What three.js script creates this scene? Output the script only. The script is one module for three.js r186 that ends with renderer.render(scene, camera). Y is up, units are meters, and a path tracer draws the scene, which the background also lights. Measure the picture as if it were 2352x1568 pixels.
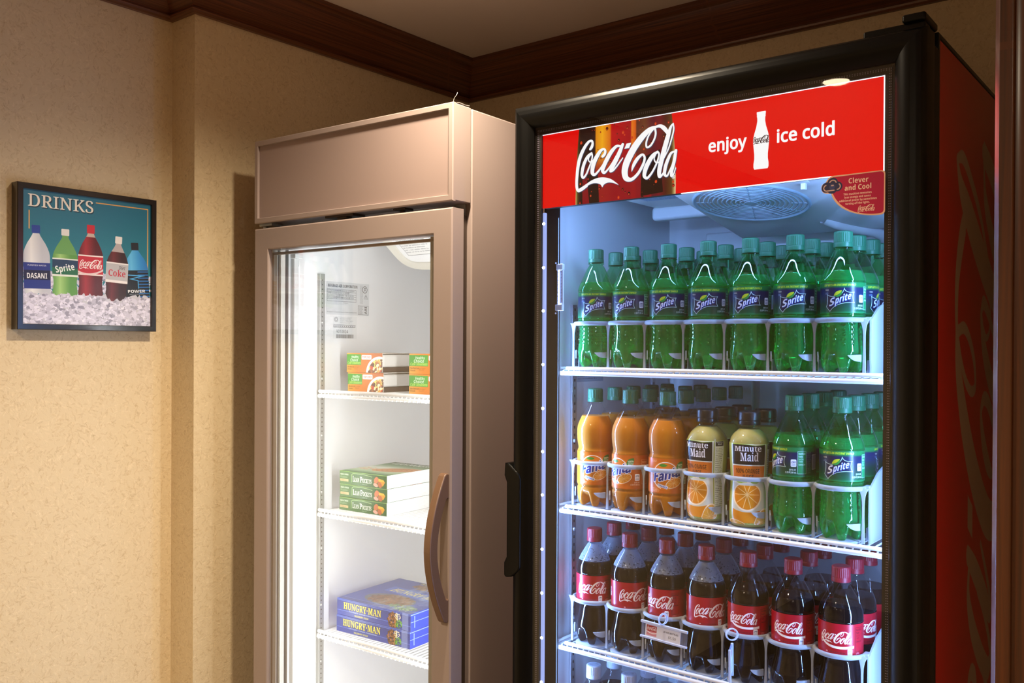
import * as THREE from 'three';
import { mergeGeometries, toCreasedNormals } from 'three/addons/utils/BufferGeometryUtils.js';
import { RoundedBoxGeometry } from 'three/addons/geometries/RoundedBoxGeometry.js';
import { RectAreaLightUniformsLib } from 'three/addons/lights/RectAreaLightUniformsLib.js';

// ---------------------------------------------------------------- camera, sky, lights, exposure
const scene = new THREE.Scene();
scene.background = new THREE.Color(0x000000);           // closed room, nothing outside
const FOCAL = 2067.66, FULL_W = 2352, FULL_H = 1568;    // pixels of the frame
const camera = new THREE.PerspectiveCamera(2 * Math.atan(FULL_H / 2 / FOCAL) * 180 / Math.PI, FULL_W / FULL_H, 0.05, 30);
camera.position.set(1.1029, 1.5292, 1.3941);
camera.rotation.order = 'YXZ';
camera.rotation.set(-0.0047, 0.6681, 0.0050);
camera.setViewOffset(FULL_W, FULL_H, 0, -19.8, FULL_W, FULL_H);
const renderer = new THREE.WebGLRenderer({ antialias: true });
renderer.toneMapping = THREE.LinearToneMapping;
renderer.toneMappingExposure = 1.0;
renderer.shadowMap.enabled = true;
renderer.shadowMap.type = THREE.PCFSoftShadowMap;
RectAreaLightUniformsLib.init();

const WARM = new THREE.Color().setRGB(1.0, 0.82, 0.59), COOL = new THREE.Color().setRGB(0.24, 0.45, 1.0), NEUTRAL = new THREE.Color().setRGB(0.95, 0.985, 1.0);
const DOWNLIGHTS = [   // x, z, intensity, where the lamp points
  [0.05, 0.21, 7.8, [0.0, 0, 0.24]],
  [0.08, 1.62, 9.5, [0.0, 0, 1.5]],
  [1.55, 2.70, 3.5, [1.5, 0, 1.9]],  // added unseen lamp, weak fill from the right
  [0.30, 3.00, 7, [0.3, 0, 3.0]],  // added unseen lamp, ambient fill for the hall
];
const COOLER_LED = 195, FREEZER_TUBE = 31, SIGN_GLOW = 1.0;
function rectLight(name, color, intensity, w, h, at, towards) {
  const l = new THREE.RectAreaLight(color, intensity, w, h);
  l.name = name; l.position.set(...at); scene.add(l); l.lookAt(...towards); l.castShadow = true;
  return l;
}
for (const [x, z, power, aim] of DOWNLIGHTS) {
  const s = new THREE.SpotLight(WARM, power, 0, 1.25, 0.7, 2);
  s.name = 'downlight'; s.position.set(x, 2.398, z); s.target.position.set(aim[0], aim[1], aim[2]);
  s.castShadow = true; s.shadow.radius = 1.8; s.shadow.mapSize.set(1024, 1024);
  scene.add(s, s.target);
}

// ---------------------------------------------------------------- helpers
let seed = 20240;
const rnd = () => { seed = (seed + 0x6d2b79f5) | 0; let t = Math.imul(seed ^ (seed >>> 15), 1 | seed); t = (t + Math.imul(t ^ (t >>> 7), 61 | t)) ^ t; return ((t ^ (t >>> 14)) >>> 0) / 4294967296; };
const rr = (a, b) => a + (b - a) * rnd();
const used = {};
function numbered(name) { const n = used[name] = (used[name] ?? -1) + 1; return n ? name + '_' + String(n).padStart(3, '0') : name; }
function tag(o, label, category, group, kind) {
  if (label) o.userData.label = label; if (category) o.userData.category = category; if (group) o.userData.group = group; if (kind) o.userData.kind = kind;
  return o;
}
function thing(name, label, category, pos = [0, 0, 0], turn = 0, group) {
  const o = new THREE.Group(); o.name = numbered(name); o.position.set(...pos); o.rotation.y = turn; scene.add(o);
  return tag(o, label, category, group);
}
function clean(g) {
  const h = g.index ? g.toNonIndexed() : g;
  for (const k of Object.keys(h.attributes)) if (!['position', 'normal', 'uv'].includes(k)) h.deleteAttribute(k);
  if (!h.attributes.normal) h.computeVertexNormals();
  if (!h.attributes.uv) h.setAttribute('uv', new THREE.BufferAttribute(new Float32Array(h.attributes.position.count * 2), 2));
  h.clearGroups(); return h;
}
const merge = (list) => list.length === 1 ? list[0] : mergeGeometries(list.map(clean), false);
function part(parent, name, geo, mat, opt = {}) {
  const m = new THREE.Mesh(Array.isArray(geo) ? merge(geo) : geo, mat);
  m.name = name; m.castShadow = m.receiveShadow = true;
  if (opt.at) m.position.set(...opt.at);
  if (opt.turn) m.rotation.set(...opt.turn);
  if (opt.kind) m.userData.kind = opt.kind;
  if (opt.label) m.userData.label = opt.label;
  (parent ?? scene).add(m); return m;
}
function structure(name, geo, mat) { const m = part(null, name, geo, mat); m.userData.kind = 'structure'; return m; }
const box = (x0, x1, y0, y1, z0, z1) => new THREE.BoxGeometry(Math.abs(x1 - x0), Math.abs(y1 - y0), Math.abs(z1 - z0)).translate((x0 + x1) / 2, (y0 + y1) / 2, (z0 + z1) / 2);
const rbox = (x0, x1, y0, y1, z0, z1, r = 0.003, s = 3) => new RoundedBoxGeometry(Math.abs(x1 - x0), Math.abs(y1 - y0), Math.abs(z1 - z0), s, r).translate((x0 + x1) / 2, (y0 + y1) / 2, (z0 + z1) / 2);
function rod(a, b, r, seg = 8, open = true) {
  const A = new THREE.Vector3(...a), B = new THREE.Vector3(...b), d = B.clone().sub(A), g = new THREE.CylinderGeometry(r, r, d.length(), seg, 1, open);
  g.applyQuaternion(new THREE.Quaternion().setFromUnitVectors(new THREE.Vector3(0, 1, 0), d.clone().normalize()));
  return g.translate(...A.add(B).multiplyScalar(0.5).toArray());
}
const tube = (pts, r, n = 24, seg = 8) => new THREE.TubeGeometry(new THREE.CatmullRomCurve3(pts.map((p) => new THREE.Vector3(...p)), false, 'catmullrom', 0.5), n, r, seg, false);
function planarUV(g, s = 1) {            // uv in metres (divided by s), by the face's main axis
  g = clean(g); const p = g.attributes.position, n = g.attributes.normal, uv = g.attributes.uv;
  for (let i = 0; i < p.count; i++) {
    const ax = Math.abs(n.getX(i)), ay = Math.abs(n.getY(i)), az = Math.abs(n.getZ(i));
    const [u, v] = ay > ax && ay > az ? [p.getX(i), p.getZ(i)] : ax > az ? [p.getZ(i), p.getY(i)] : [p.getX(i), p.getY(i)];
    uv.setXY(i, u / s, v / s);
  }
  return g;
}
const smooth = (a, b, x) => { const t = Math.min(1, Math.max(0, (x - a) / (b - a))); return t * t * (3 - 2 * t); };
// a surface of revolution: f(i, angle) gives [radius, height] of row i; front (angle 0) faces +z; uv u runs left to right seen from outside
function revolve(rows, seg, f) {
  const pos = [], uv = [], idx = [];
  for (let i = 0; i < rows; i++) for (let j = 0; j <= seg; j++) {
    const th = -Math.PI + 2 * Math.PI * j / seg, [r, y] = f(i, th);
    pos.push(r * Math.sin(th), y, r * Math.cos(th)); uv.push(j / seg, i / (rows - 1));
  }
  for (let i = 0; i < rows - 1; i++) for (let j = 0; j < seg; j++) { const a = i * (seg + 1) + j, b = a + 1, c = a + seg + 1, d = c + 1; idx.push(a, b, c, b, d, c); }
  const g = new THREE.BufferGeometry();
  g.setAttribute('position', new THREE.Float32BufferAttribute(pos, 3)); g.setAttribute('uv', new THREE.Float32BufferAttribute(uv, 2)); g.setIndex(idx);
  g.computeVertexNormals();
  const n = g.attributes.normal;
  for (let i = 0; i < rows; i++) {         // close the seam
    const a = i * (seg + 1), b = a + seg, v = new THREE.Vector3(n.getX(a) + n.getX(b), n.getY(a) + n.getY(b), n.getZ(a) + n.getZ(b)).normalize();
    n.setXYZ(a, v.x, v.y, v.z); n.setXYZ(b, v.x, v.y, v.z);
  }
  return g;
}
const spline = (pts, n) => new THREE.SplineCurve(pts.map((p) => new THREE.Vector2(...p))).getPoints(n).map((p) => [Math.max(0, p.x), p.y]);
// four mitred rails round a rectangle; profile: closed loop of [distance inward from the outer edge, z]
function mitred(x0, x1, y0, y1, profile, crease = 0.5) {
  const corner = (k, d) => [[x0 + d, y0 + d], [x1 - d, y0 + d], [x1 - d, y1 - d], [x0 + d, y1 - d]][k % 4], out = [];
  for (let s = 0; s < 4; s++) {
    const pos = [], uv = [], P = profile.concat([profile[0]]);
    for (let i = 0; i < P.length - 1; i++) {
      const [d0, z0] = P[i], [d1, z1] = P[i + 1], a = [...corner(s, d0), z0], b = [...corner(s + 1, d0), z0], c = [...corner(s + 1, d1), z1], e = [...corner(s, d1), z1];
      pos.push(...a, ...b, ...c, ...a, ...c, ...e);
      const L = s % 2 ? [a[1], b[1], c[1], e[1]] : [a[0], b[0], c[0], e[0]];
      uv.push(L[0], d0, L[1], d0, L[2], d1, L[0], d0, L[2], d1, L[3], d1);
    }
    let g = new THREE.BufferGeometry();
    g.setAttribute('position', new THREE.Float32BufferAttribute(pos, 3)); g.setAttribute('uv', new THREE.Float32BufferAttribute(uv, 2));
    g.computeVertexNormals(); g = toCreasedNormals(g, crease);
    out.push(g);
  }
  return out;   // bottom, right, top, left
}
// a moulding swept along a path in plan: path [[x, z]...], profile loop [[out to the right-hand side of the path, y]...]
function sweep(path, profile, i0) {
  const V = path.map((p) => new THREE.Vector2(...p)), nrm = [];
  for (let i = 0; i < V.length - 1; i++) { const d = V[i + 1].clone().sub(V[i]).normalize(); nrm.push(new THREE.Vector2(-d.y, d.x)); }
  const at = (i, o) => {
    const a = nrm[Math.max(0, i - 1)], b = nrm[Math.min(nrm.length - 1, i)], m = a.clone().add(b).normalize(), k = o / Math.max(0.2, m.dot(b));
    return V[i].clone().addScaledVector(m, k);
  };
  const pos = [], uv = [], P = profile.concat([profile[0]]), len = V[i0 + 1].distanceTo(V[i0]); let run = 0;
  for (let i = 0; i < P.length - 1; i++) {
    const [o0, y0] = P[i], [o1, y1] = P[i + 1], A = at(i0, o0), B = at(i0 + 1, o0), C = at(i0 + 1, o1), D = at(i0, o1), step = Math.hypot(o1 - o0, y1 - y0);
    const a = [A.x, y0, A.y], b = [B.x, y0, B.y], c = [C.x, y1, C.y], d = [D.x, y1, D.y];
    pos.push(...a, ...b, ...c, ...a, ...c, ...d); uv.push(0, run, len, run, len, run + step, 0, run, len, run + step, 0, run + step); run += step;
  }
  const g = new THREE.BufferGeometry();
  g.setAttribute('position', new THREE.Float32BufferAttribute(pos, 3)); g.setAttribute('uv', new THREE.Float32BufferAttribute(uv, 2)); g.computeVertexNormals();
  return toCreasedNormals(g, 0.45);
}
function flipZ(g) {                       // mirror front to back, keeping the faces turned outwards
  g = clean(g); g.scale(1, 1, -1);
  for (const k of ['position', 'normal', 'uv']) { const A = g.attributes[k], s = A.itemSize; for (let i = 0; i < A.count; i += 3) for (let c = 0; c < s; c++) { const t = A.array[(i + 1) * s + c]; A.array[(i + 1) * s + c] = A.array[(i + 2) * s + c]; A.array[(i + 2) * s + c] = t; } }
  g.computeVertexNormals(); return toCreasedNormals(g, 0.5);
}
function shapeOf(pts) { const s = new THREE.Shape(); pts.forEach((p, i) => { if (!i) s.moveTo(p[0], p[1]); else if (p.length === 4) s.quadraticCurveTo(p[0], p[1], p[2], p[3]); else s.lineTo(p[0], p[1]); }); return s; }
const extrude = (shape, depth, bevel = 0, seg = 8) => new THREE.ExtrudeGeometry(shape, { depth, bevelEnabled: bevel > 0, bevelSize: bevel, bevelThickness: bevel, bevelSegments: 2, curveSegments: seg });
// ---------------------------------------------------------------- textures
function canvasTex(w, h, draw, { srgb = true, wrap = false } = {}) {
  const c = document.createElement('canvas'); c.width = w; c.height = h;
  const ctx = c.getContext('2d'); draw(ctx, w, h);
  const t = new THREE.CanvasTexture(c); if (srgb) t.colorSpace = THREE.SRGBColorSpace;
  t.wrapS = t.wrapT = wrap ? THREE.RepeatWrapping : THREE.ClampToEdgeWrapping; t.magFilter = THREE.LinearFilter; t.anisotropy = 8;
  return t;
}
const std = (o) => new THREE.MeshStandardMaterial(o), phys = (o) => new THREE.MeshPhysicalMaterial(o);
const paint = (hex, rough = 0.5, o = {}) => std({ color: hex, roughness: rough, metalness: 0, ...o });
function fit(ctx, text, x, y, w, font, size, align = 'left') {   // text scaled to a width; y is the baseline
  ctx.save(); ctx.font = font.replace('%', size); ctx.textAlign = 'left';
  const k = w / ctx.measureText(text).width; ctx.translate(align === 'center' ? x - w / 2 : x, y); ctx.scale(k, 1); ctx.fillText(text, 0, 0); ctx.restore();
}
function finePrint(ctx, x, y, w, lines, step, color, thick = 0.5) {  // rows of tiny illegible print
  ctx.save(); ctx.fillStyle = color; ctx.globalAlpha = 0.75;
  for (let i = 0; i < lines; i++) { let p = x; const end = x + w * rr(0.75, 1); while (p < end) { const l = rr(step * 0.12, step * 0.34), h = step * thick * rr(0.6, 1); ctx.fillRect(p, y + i * step + step * thick - h, Math.min(l, end - p), h); p += l + step * (rnd() < 0.16 ? 0.5 : 0.13); } }
  ctx.restore();
}
// ---------------------------------------------------------------- lettering drawn as brush strokes [x, y, width]
const SCRIPT = [
  [[380, 622, 40], [404, 585, 46], [417, 530, 38], [405, 490, 34], [370, 492, 38], [320, 540, 46], [262, 632, 52], [208, 760, 56], [176, 900, 52], [160, 1050, 48], [154, 1170, 46], [162, 1255, 46], [186, 1296, 40], [240, 1276, 36], [330, 1206, 42]],
  [[402, 682, 26], [345, 730, 42], [288, 830, 50], [252, 950, 50], [244, 1050, 44], [264, 1082, 36], [306, 1040, 30], [356, 930, 28], [398, 820, 26], [414, 730, 24], [402, 682, 26]],
  [[404, 700, 18], [366, 742, 18], [350, 790, 18], [372, 826, 20], [420, 812, 22], [470, 748, 30]],
  [[584, 742, 46], [612, 712, 44], [626, 660, 38], [606, 628, 34], [560, 644, 46], [500, 724, 62], [446, 830, 68], [418, 940, 64], [420, 1014, 56], [450, 1034, 42], [510, 982, 32], [580, 890, 26], [650, 780, 22]],
  [[866, 588, 30], [810, 586, 42], [740, 650, 58], [664, 770, 64], [606, 890, 62], [584, 970, 54], [608, 1004, 40], [656, 966, 30], [730, 866, 24], [800, 740, 20]],
  [[902, 562, 44], [850, 690, 62], [786, 830, 64], [734, 930, 58], [712, 978, 42], [746, 972, 30], [800, 916, 26], [860, 836, 22], [908, 768, 16]],
  [[1398, 312, 34], [1330, 338, 62], [1226, 430, 86], [1118, 566, 98], [1020, 730, 102], [952, 890, 100], [936, 1010, 94], [964, 1096, 80], [1036, 1112, 56], [1126, 1040, 44], [1196, 930, 42], [1236, 830, 38], [1240, 762, 34], [1212, 728, 34], [1152, 768, 48], [1094, 850, 52], [1060, 926, 36], [1046, 986, 8]],
  [[1396, 322, 30], [1406, 420, 28], [1376, 520, 28], [1320, 602, 30], [1276, 618, 28], [1264, 566, 26], [1290, 464, 26], [1346, 372, 26], [1410, 312, 36], [1480, 302, 52], [1536, 342, 62], [1580, 404, 50]],
  [[1436, 690, 34], [1372, 740, 54], [1296, 860, 66], [1248, 980, 62], [1242, 1066, 50], [1276, 1092, 40], [1336, 1032, 32], [1404, 910, 28], [1448, 790, 26], [1456, 714, 26], [1436, 690, 30]],
  [[1408, 730, 18], [1386, 790, 18], [1408, 848, 20], [1456, 850, 22], [1490, 812, 24]],
  [[1664, 268, 16], [1630, 320, 36], [1588, 460, 62], [1530, 680, 70], [1484, 870, 66], [1462, 1000, 60], [1470, 1068, 46], [1510, 1036, 28], [1570, 920, 24]],
  [[1664, 268, 16], [1672, 350, 22], [1644, 490, 22], [1592, 660, 20], [1530, 790, 18]],
  [[1690, 690, 24], [1640, 712, 36], [1590, 810, 46], [1552, 930, 50], [1544, 1040, 42], [1572, 1062, 30], [1622, 970, 24], [1670, 850, 20]],
  [[1706, 676, 40], [1680, 840, 48], [1648, 980, 46], [1644, 1062, 34], [1672, 1036, 22], [1704, 940, 14]],
];
const SWASH = [[190, 1262], [300, 1192], [400, 1126], [500, 1085], [600, 1075], [700, 1095], [775, 1138], [840, 1194], [760, 1166], [690, 1158], [640, 1170], [603, 1196], [580, 1232], [556, 1196], [520, 1176], [460, 1168], [400, 1180], [330, 1216], [262, 1266], [210, 1306]];
const HYPHEN = [[962, 550], [1036, 540], [1004, 622], [928, 633]];
// draws the script so that it fills width w from (x, y) of its left edge and base line; flat: without the bottle's curve
function script(ctx, x, y, w, { flat = true, squash = 1, swash = true } = {}) {
  const bend = (p) => { const s = flat ? Math.max(0, p[0] - 1430) * 0.42 : 0; return [p[0] + s - 130, 0.867 * p[1] + 0.108 * p[0] - 1060]; };
  const k = w / (flat ? 1700 : 1590), at = (p) => { const q = bend(p); return [x + q[0] * k, y + q[1] * k * squash]; };
  const poly = (pts) => { ctx.beginPath(); pts.forEach((p, i) => { const q = at(p); i ? ctx.lineTo(...q) : ctx.moveTo(...q); }); ctx.closePath(); ctx.fill(); };
  for (const s of SCRIPT) {
    const c = new THREE.CatmullRomCurve3(s.map((p) => new THREE.Vector3(...p)), false, 'centripetal'), pts = c.getPoints(s.length * 9), L = [], R = [];
    pts.forEach((p, i) => {
      const a = pts[Math.max(0, i - 1)], b = pts[Math.min(pts.length - 1, i + 1)], d = Math.hypot(b.x - a.x, b.y - a.y) || 1, nx = -(b.y - a.y) / d, ny = (b.x - a.x) / d;
      L.push([p.x + nx * p.z / 2, p.y + ny * p.z / 2]); R.push([p.x - nx * p.z / 2, p.y - ny * p.z / 2]);
    });
    for (let i = 0; i < L.length - 1; i++) poly([L[i], L[i + 1], R[i + 1], R[i]]);
    for (let i = 0; i < pts.length; i += 2) { const q = at([pts[i].x, pts[i].y]); ctx.beginPath(); ctx.ellipse(q[0], q[1], pts[i].z / 2 * k, pts[i].z / 2 * k * 0.867 * squash, 0, 0, 7); ctx.fill(); }
  }
  poly(HYPHEN);
  if (swash) { const c = new THREE.SplineCurve(SWASH.map((p) => new THREE.Vector2(...p))); poly(c.getPoints(160).map((p) => [p.x, p.y])); }
}
function calories(ctx, x, y, w, n, ink = '#1b2a66') {
  const h = w * 1.42; ctx.fillStyle = '#ffffff'; ctx.beginPath(); ctx.roundRect(x, y, w, h, w * 0.2); ctx.fill();
  ctx.fillStyle = ink; fit(ctx, String(n), x + w * 0.1, y + h * 0.46, w * 0.8, 'bold %px sans-serif', w * 0.5);
  fit(ctx, 'CALORIES', x + w * 0.12, y + h * 0.66, w * 0.76, 'bold %px sans-serif', w * 0.2); fit(ctx, 'PER BOTTLE', x + w * 0.12, y + h * 0.86, w * 0.76, 'bold %px sans-serif', w * 0.2);
}
function nutrition(ctx, x, y, w, h, ink, fill, cal) {
  if (fill) { ctx.fillStyle = fill; ctx.fillRect(x, y, w, h); }
  ctx.strokeStyle = ink; ctx.lineWidth = 2.5; ctx.strokeRect(x, y, w, h); ctx.fillStyle = ink;
  fit(ctx, 'Nutrition', x + w * 0.08, y + h * 0.14, w * 0.82, 'bold %px sans-serif', h * 0.12); fit(ctx, 'Facts', x + w * 0.08, y + h * 0.27, w * 0.5, 'bold %px sans-serif', h * 0.12);
  fit(ctx, 'Serv. Size', x + w * 0.08, y + h * 0.38, w * 0.6, '%px sans-serif', h * 0.1); fit(ctx, '1 Bottle', x + w * 0.08, y + h * 0.48, w * 0.5, '%px sans-serif', h * 0.1);
  fit(ctx, 'Calories ' + cal, x + w * 0.08, y + h * 0.62, w * 0.8, 'bold %px sans-serif', h * 0.1);
}
const TEX = {};
TEX.cola = [0, 1].map((wave) => canvasTex(1024, 244, (c, W, H) => {
  c.fillStyle = '#a80d20'; c.fillRect(0, 0, W, H);
  c.fillStyle = '#8e0a18'; c.fillRect(0, H - 6, W, 6);
  const x0 = 372;
  c.fillStyle = '#f6f3f4'; script(c, x0, H * (wave ? 0.60 : 0.66), wave ? 236 : 282, { squash: 0.98 });
  if (wave) { c.beginPath(); c.moveTo(x0 - 6, 84); c.bezierCurveTo(x0 + 10, 178, x0 + 120, 186, x0 + 256, 164); c.lineTo(x0 + 256, 184); c.bezierCurveTo(x0 + 110, 206, x0, 196, x0 - 6, 84); c.fill(); }
  c.fillStyle = '#f3e9ea'; fit(c, '20', x0 + 46, 228, 14, 'bold %px sans-serif', 14); c.fillStyle = '#4a0710'; fit(c, 'FL OZ (1.25 PT) 591 mL', x0 + 64, 228, 126, 'bold %px sans-serif', 15);
  calories(c, x0 + 206, 190 - (wave ? 0 : 6), 36, 240, '#16285e');
  nutrition(c, x0 + 268, 26, 66, 186, '#3d0810', null, 240);
  finePrint(c, x0 + 344, 26, 36, 22, 8, '#3d0810'); c.fillStyle = '#f3e9ea'; finePrint(c, x0 + 274, 220, 40, 2, 8, '#f3e9ea', 0.7);
  c.save(); c.translate(60, 0); c.fillStyle = '#f6f3f4'; script(c, 0, H * 0.6, 200, {}); c.restore();
}));
TEX.lime = canvasTex(1024, 236, (c, W, H) => {
  let g = c.createLinearGradient(0, 0, 0, H); g.addColorStop(0, '#0c7a3c'); g.addColorStop(0.14, '#0b6c38'); g.addColorStop(0.2, '#0a1c4a'); g.addColorStop(0.42, '#082a4c'); g.addColorStop(0.7, '#07402f'); g.addColorStop(0.93, '#085a34'); g.addColorStop(1, '#12904c');
  c.fillStyle = g; c.fillRect(0, 0, W, H);
  c.fillStyle = '#0e7a3c'; c.fillRect(0, 0, W, 32);
  c.fillStyle = '#d9e32a'; fit(c, 'CAP GETS AN INSTANT DWNLD', 350, 27, 248, 'italic bold %px sans-serif', 23);
  c.fillStyle = '#e8ddb0'; fit(c, '1 COCA', 360, 62, 34, 'bold %px sans-serif', 16); finePrint(c, 360, 74, 34, 2, 9, '#b7c7e6', 0.7);
  const X = 400;    // the badge
  c.lineWidth = 4; c.strokeStyle = '#cfeee2'; c.fillStyle = '#081c3c';
  c.beginPath(); c.moveTo(X - 18, 92); c.quadraticCurveTo(X + 14, 116, X + 66, 104); c.quadraticCurveTo(X + 104, 88, X + 112, 48); c.quadraticCurveTo(X + 124, 86, X + 184, 76); c.quadraticCurveTo(X + 162, 116, X + 186, 158); c.quadraticCurveTo(X + 60, 146, X + 6, 222); c.lineTo(X - 26, 186); c.quadraticCurveTo(X - 8, 150, X - 18, 92); c.closePath(); c.fill(); c.stroke();
  c.save(); c.translate(X + 66, 84); c.rotate(-0.42); c.fillStyle = '#c9d32c'; c.beginPath(); c.moveTo(-36, 6); c.quadraticCurveTo(-8, -32, 36, -8); c.quadraticCurveTo(8, 18, -36, 6); c.fill();
  c.fillStyle = '#2f9a3d'; c.beginPath(); c.moveTo(-36, 8); c.quadraticCurveTo(8, 20, 36, -8); c.quadraticCurveTo(30, 30, -14, 26); c.closePath(); c.fill(); c.restore();
  c.save(); c.translate(X - 4, 186); c.transform(1, -0.36, -0.16, 1, 0, 0);
  for (const [dx, dy, col] of [[5, 5, '#1443b8'], [3, 3, '#1443b8'], [0, 0, '#f4f7fa']]) { c.fillStyle = col; fit(c, 'S', dx, dy, 44, 'bold %px sans-serif', 84); fit(c, 'prite', 46 + dx, dy, 118, 'bold %px sans-serif', 78); }
  c.restore();
  calories(c, X + 226, 96, 42, 240);
  c.fillStyle = '#e9f4ee'; fit(c, '20 FL OZ', X + 214, 186, 50, 'bold %px sans-serif', 19); fit(c, '(1.25 PT) 591 mL', X + 184, 208, 84, 'bold %px sans-serif', 19);
  nutrition(c, X + 278, 32, 66, 178, '#d7f2e4', '#12904c', 240); finePrint(c, X + 350, 34, 44, 22, 8, '#cfeede');
  c.fillStyle = '#f2f2f4'; c.fillRect(X + 404, 60, 66, 120); c.fillStyle = '#1a1a60'; for (let i = 0; i < 22; i++) c.fillRect(X + 408 + i * 2.8, 64, rr(0.8, 2), 112);
  c.fillStyle = '#f4f7fa'; c.save(); c.translate(40, 180); c.transform(1, -0.36, -0.16, 1, 0, 0); fit(c, 'Sprite', 0, 0, 150, 'bold %px sans-serif', 80); c.restore();
});
function leaf(c, x, y, w, h, rot, col) { c.save(); c.translate(x, y); c.rotate(rot); c.fillStyle = col; c.beginPath(); c.moveTo(-w / 2, 0); c.quadraticCurveTo(-w * 0.1, -h, w / 2, -h * 0.2); c.quadraticCurveTo(w * 0.1, h * 0.8, -w / 2, 0); c.fill(); c.restore(); }
function orangeSlice(c, x, y, a, b, rot, pulp = '#e8901c') {
  c.save(); c.translate(x, y); c.rotate(rot); c.scale(a, b); c.fillStyle = '#f7e6c8'; c.beginPath(); c.arc(0, 0, 1, 0, 7); c.fill(); c.fillStyle = pulp; c.beginPath(); c.arc(0, 0, 0.9, 0, 7); c.fill();
  c.strokeStyle = '#f6c67a'; c.lineWidth = 0.05; for (let i = 0; i < 10; i++) { c.beginPath(); c.moveTo(0, 0); c.lineTo(Math.cos(i * 0.628) * 0.86, Math.sin(i * 0.628) * 0.86); c.stroke(); } c.restore();
}
TEX.orange = canvasTex(1024, 306, (c, W, H) => {
  c.fillStyle = '#c8640f'; c.fillRect(0, 0, W, H);
  const X = 382;
  c.fillStyle = '#d87614'; c.beginPath(); c.arc(X + 110, 150, 128, 0, 7); c.fill();
  c.strokeStyle = '#f4ece4'; c.lineWidth = 7; c.beginPath(); c.ellipse(X + 106, 150, 112, 118, 0, Math.PI * 1.02, Math.PI * 1.86); c.stroke(); c.beginPath(); c.ellipse(X + 110, 150, 120, 122, 0, Math.PI * 0.62, Math.PI * 0.9); c.stroke();
  leaf(c, X + 84, 62, 76, 30, 0.06, '#3f8a2c');
  leaf(c, X + 236, 66, 96, 62, -0.75, '#3b7d34'); c.fillStyle = '#e8ecd8'; c.save(); c.translate(X + 208, 66); c.rotate(-0.08); fit(c, '100%', 0, 0, 54, 'bold %px sans-serif', 24); fit(c, 'NATURAL', 2, 13, 50, 'bold %px sans-serif', 12); fit(c, 'FLAVORS', 4, 25, 46, 'bold %px sans-serif', 12); c.restore();
  c.save(); c.translate(X - 10, 206); c.transform(1, -0.24, -0.1, 1, 0, 0); c.lineJoin = 'round';
  for (const [col, lw] of [['#f4f1f2', 16], ['#1b2f86', 4]]) { c.strokeStyle = col; c.fillStyle = '#1b2f86'; c.lineWidth = lw; c.font = 'bold 118px sans-serif'; let x = 0; for (const [ch, up] of [['F', 0], ['a', 8], ['n', 4], ['t', -6], ['a', 4]]) { c.save(); c.translate(x, up); c.scale(0.82, 1); c.strokeText(ch, 0, 0); if (lw < 10) c.fillText(ch, 0, 0); c.restore(); x += c.measureText(ch).width * 0.76; } }
  c.restore();
  orangeSlice(c, X + 176, 214, 74, 40, -0.42);
  c.save(); c.translate(X + 34, 236); c.rotate(0.28); c.fillStyle = '#f3eef0'; c.fillRect(0, -18, 92, 26); c.fillStyle = '#23357e'; fit(c, 'ORANGE', 5, 4, 82, 'bold %px sans-serif', 22); c.restore();
  c.fillStyle = '#f3dcc4'; finePrint(c, X - 20, 262, 74, 3, 12, '#f6e6da', 0.65); finePrint(c, X - 20, 16, 50, 2, 10, '#f6e6da', 0.6);
  calories(c, X + 272, 168, 44, 270, '#231c30'); c.fillStyle = '#f3d7c0'; fit(c, '20 FL OZ', X + 266, 252, 50, 'bold %px sans-serif', 16); fit(c, '(1.25 PT) 591 mL', X + 234, 272, 84, 'bold %px sans-serif', 16);
  nutrition(c, X + 336, 40, 70, 220, '#f0b98a', null, 270); finePrint(c, X + 414, 44, 40, 24, 9, '#f0b98a');
});
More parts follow.
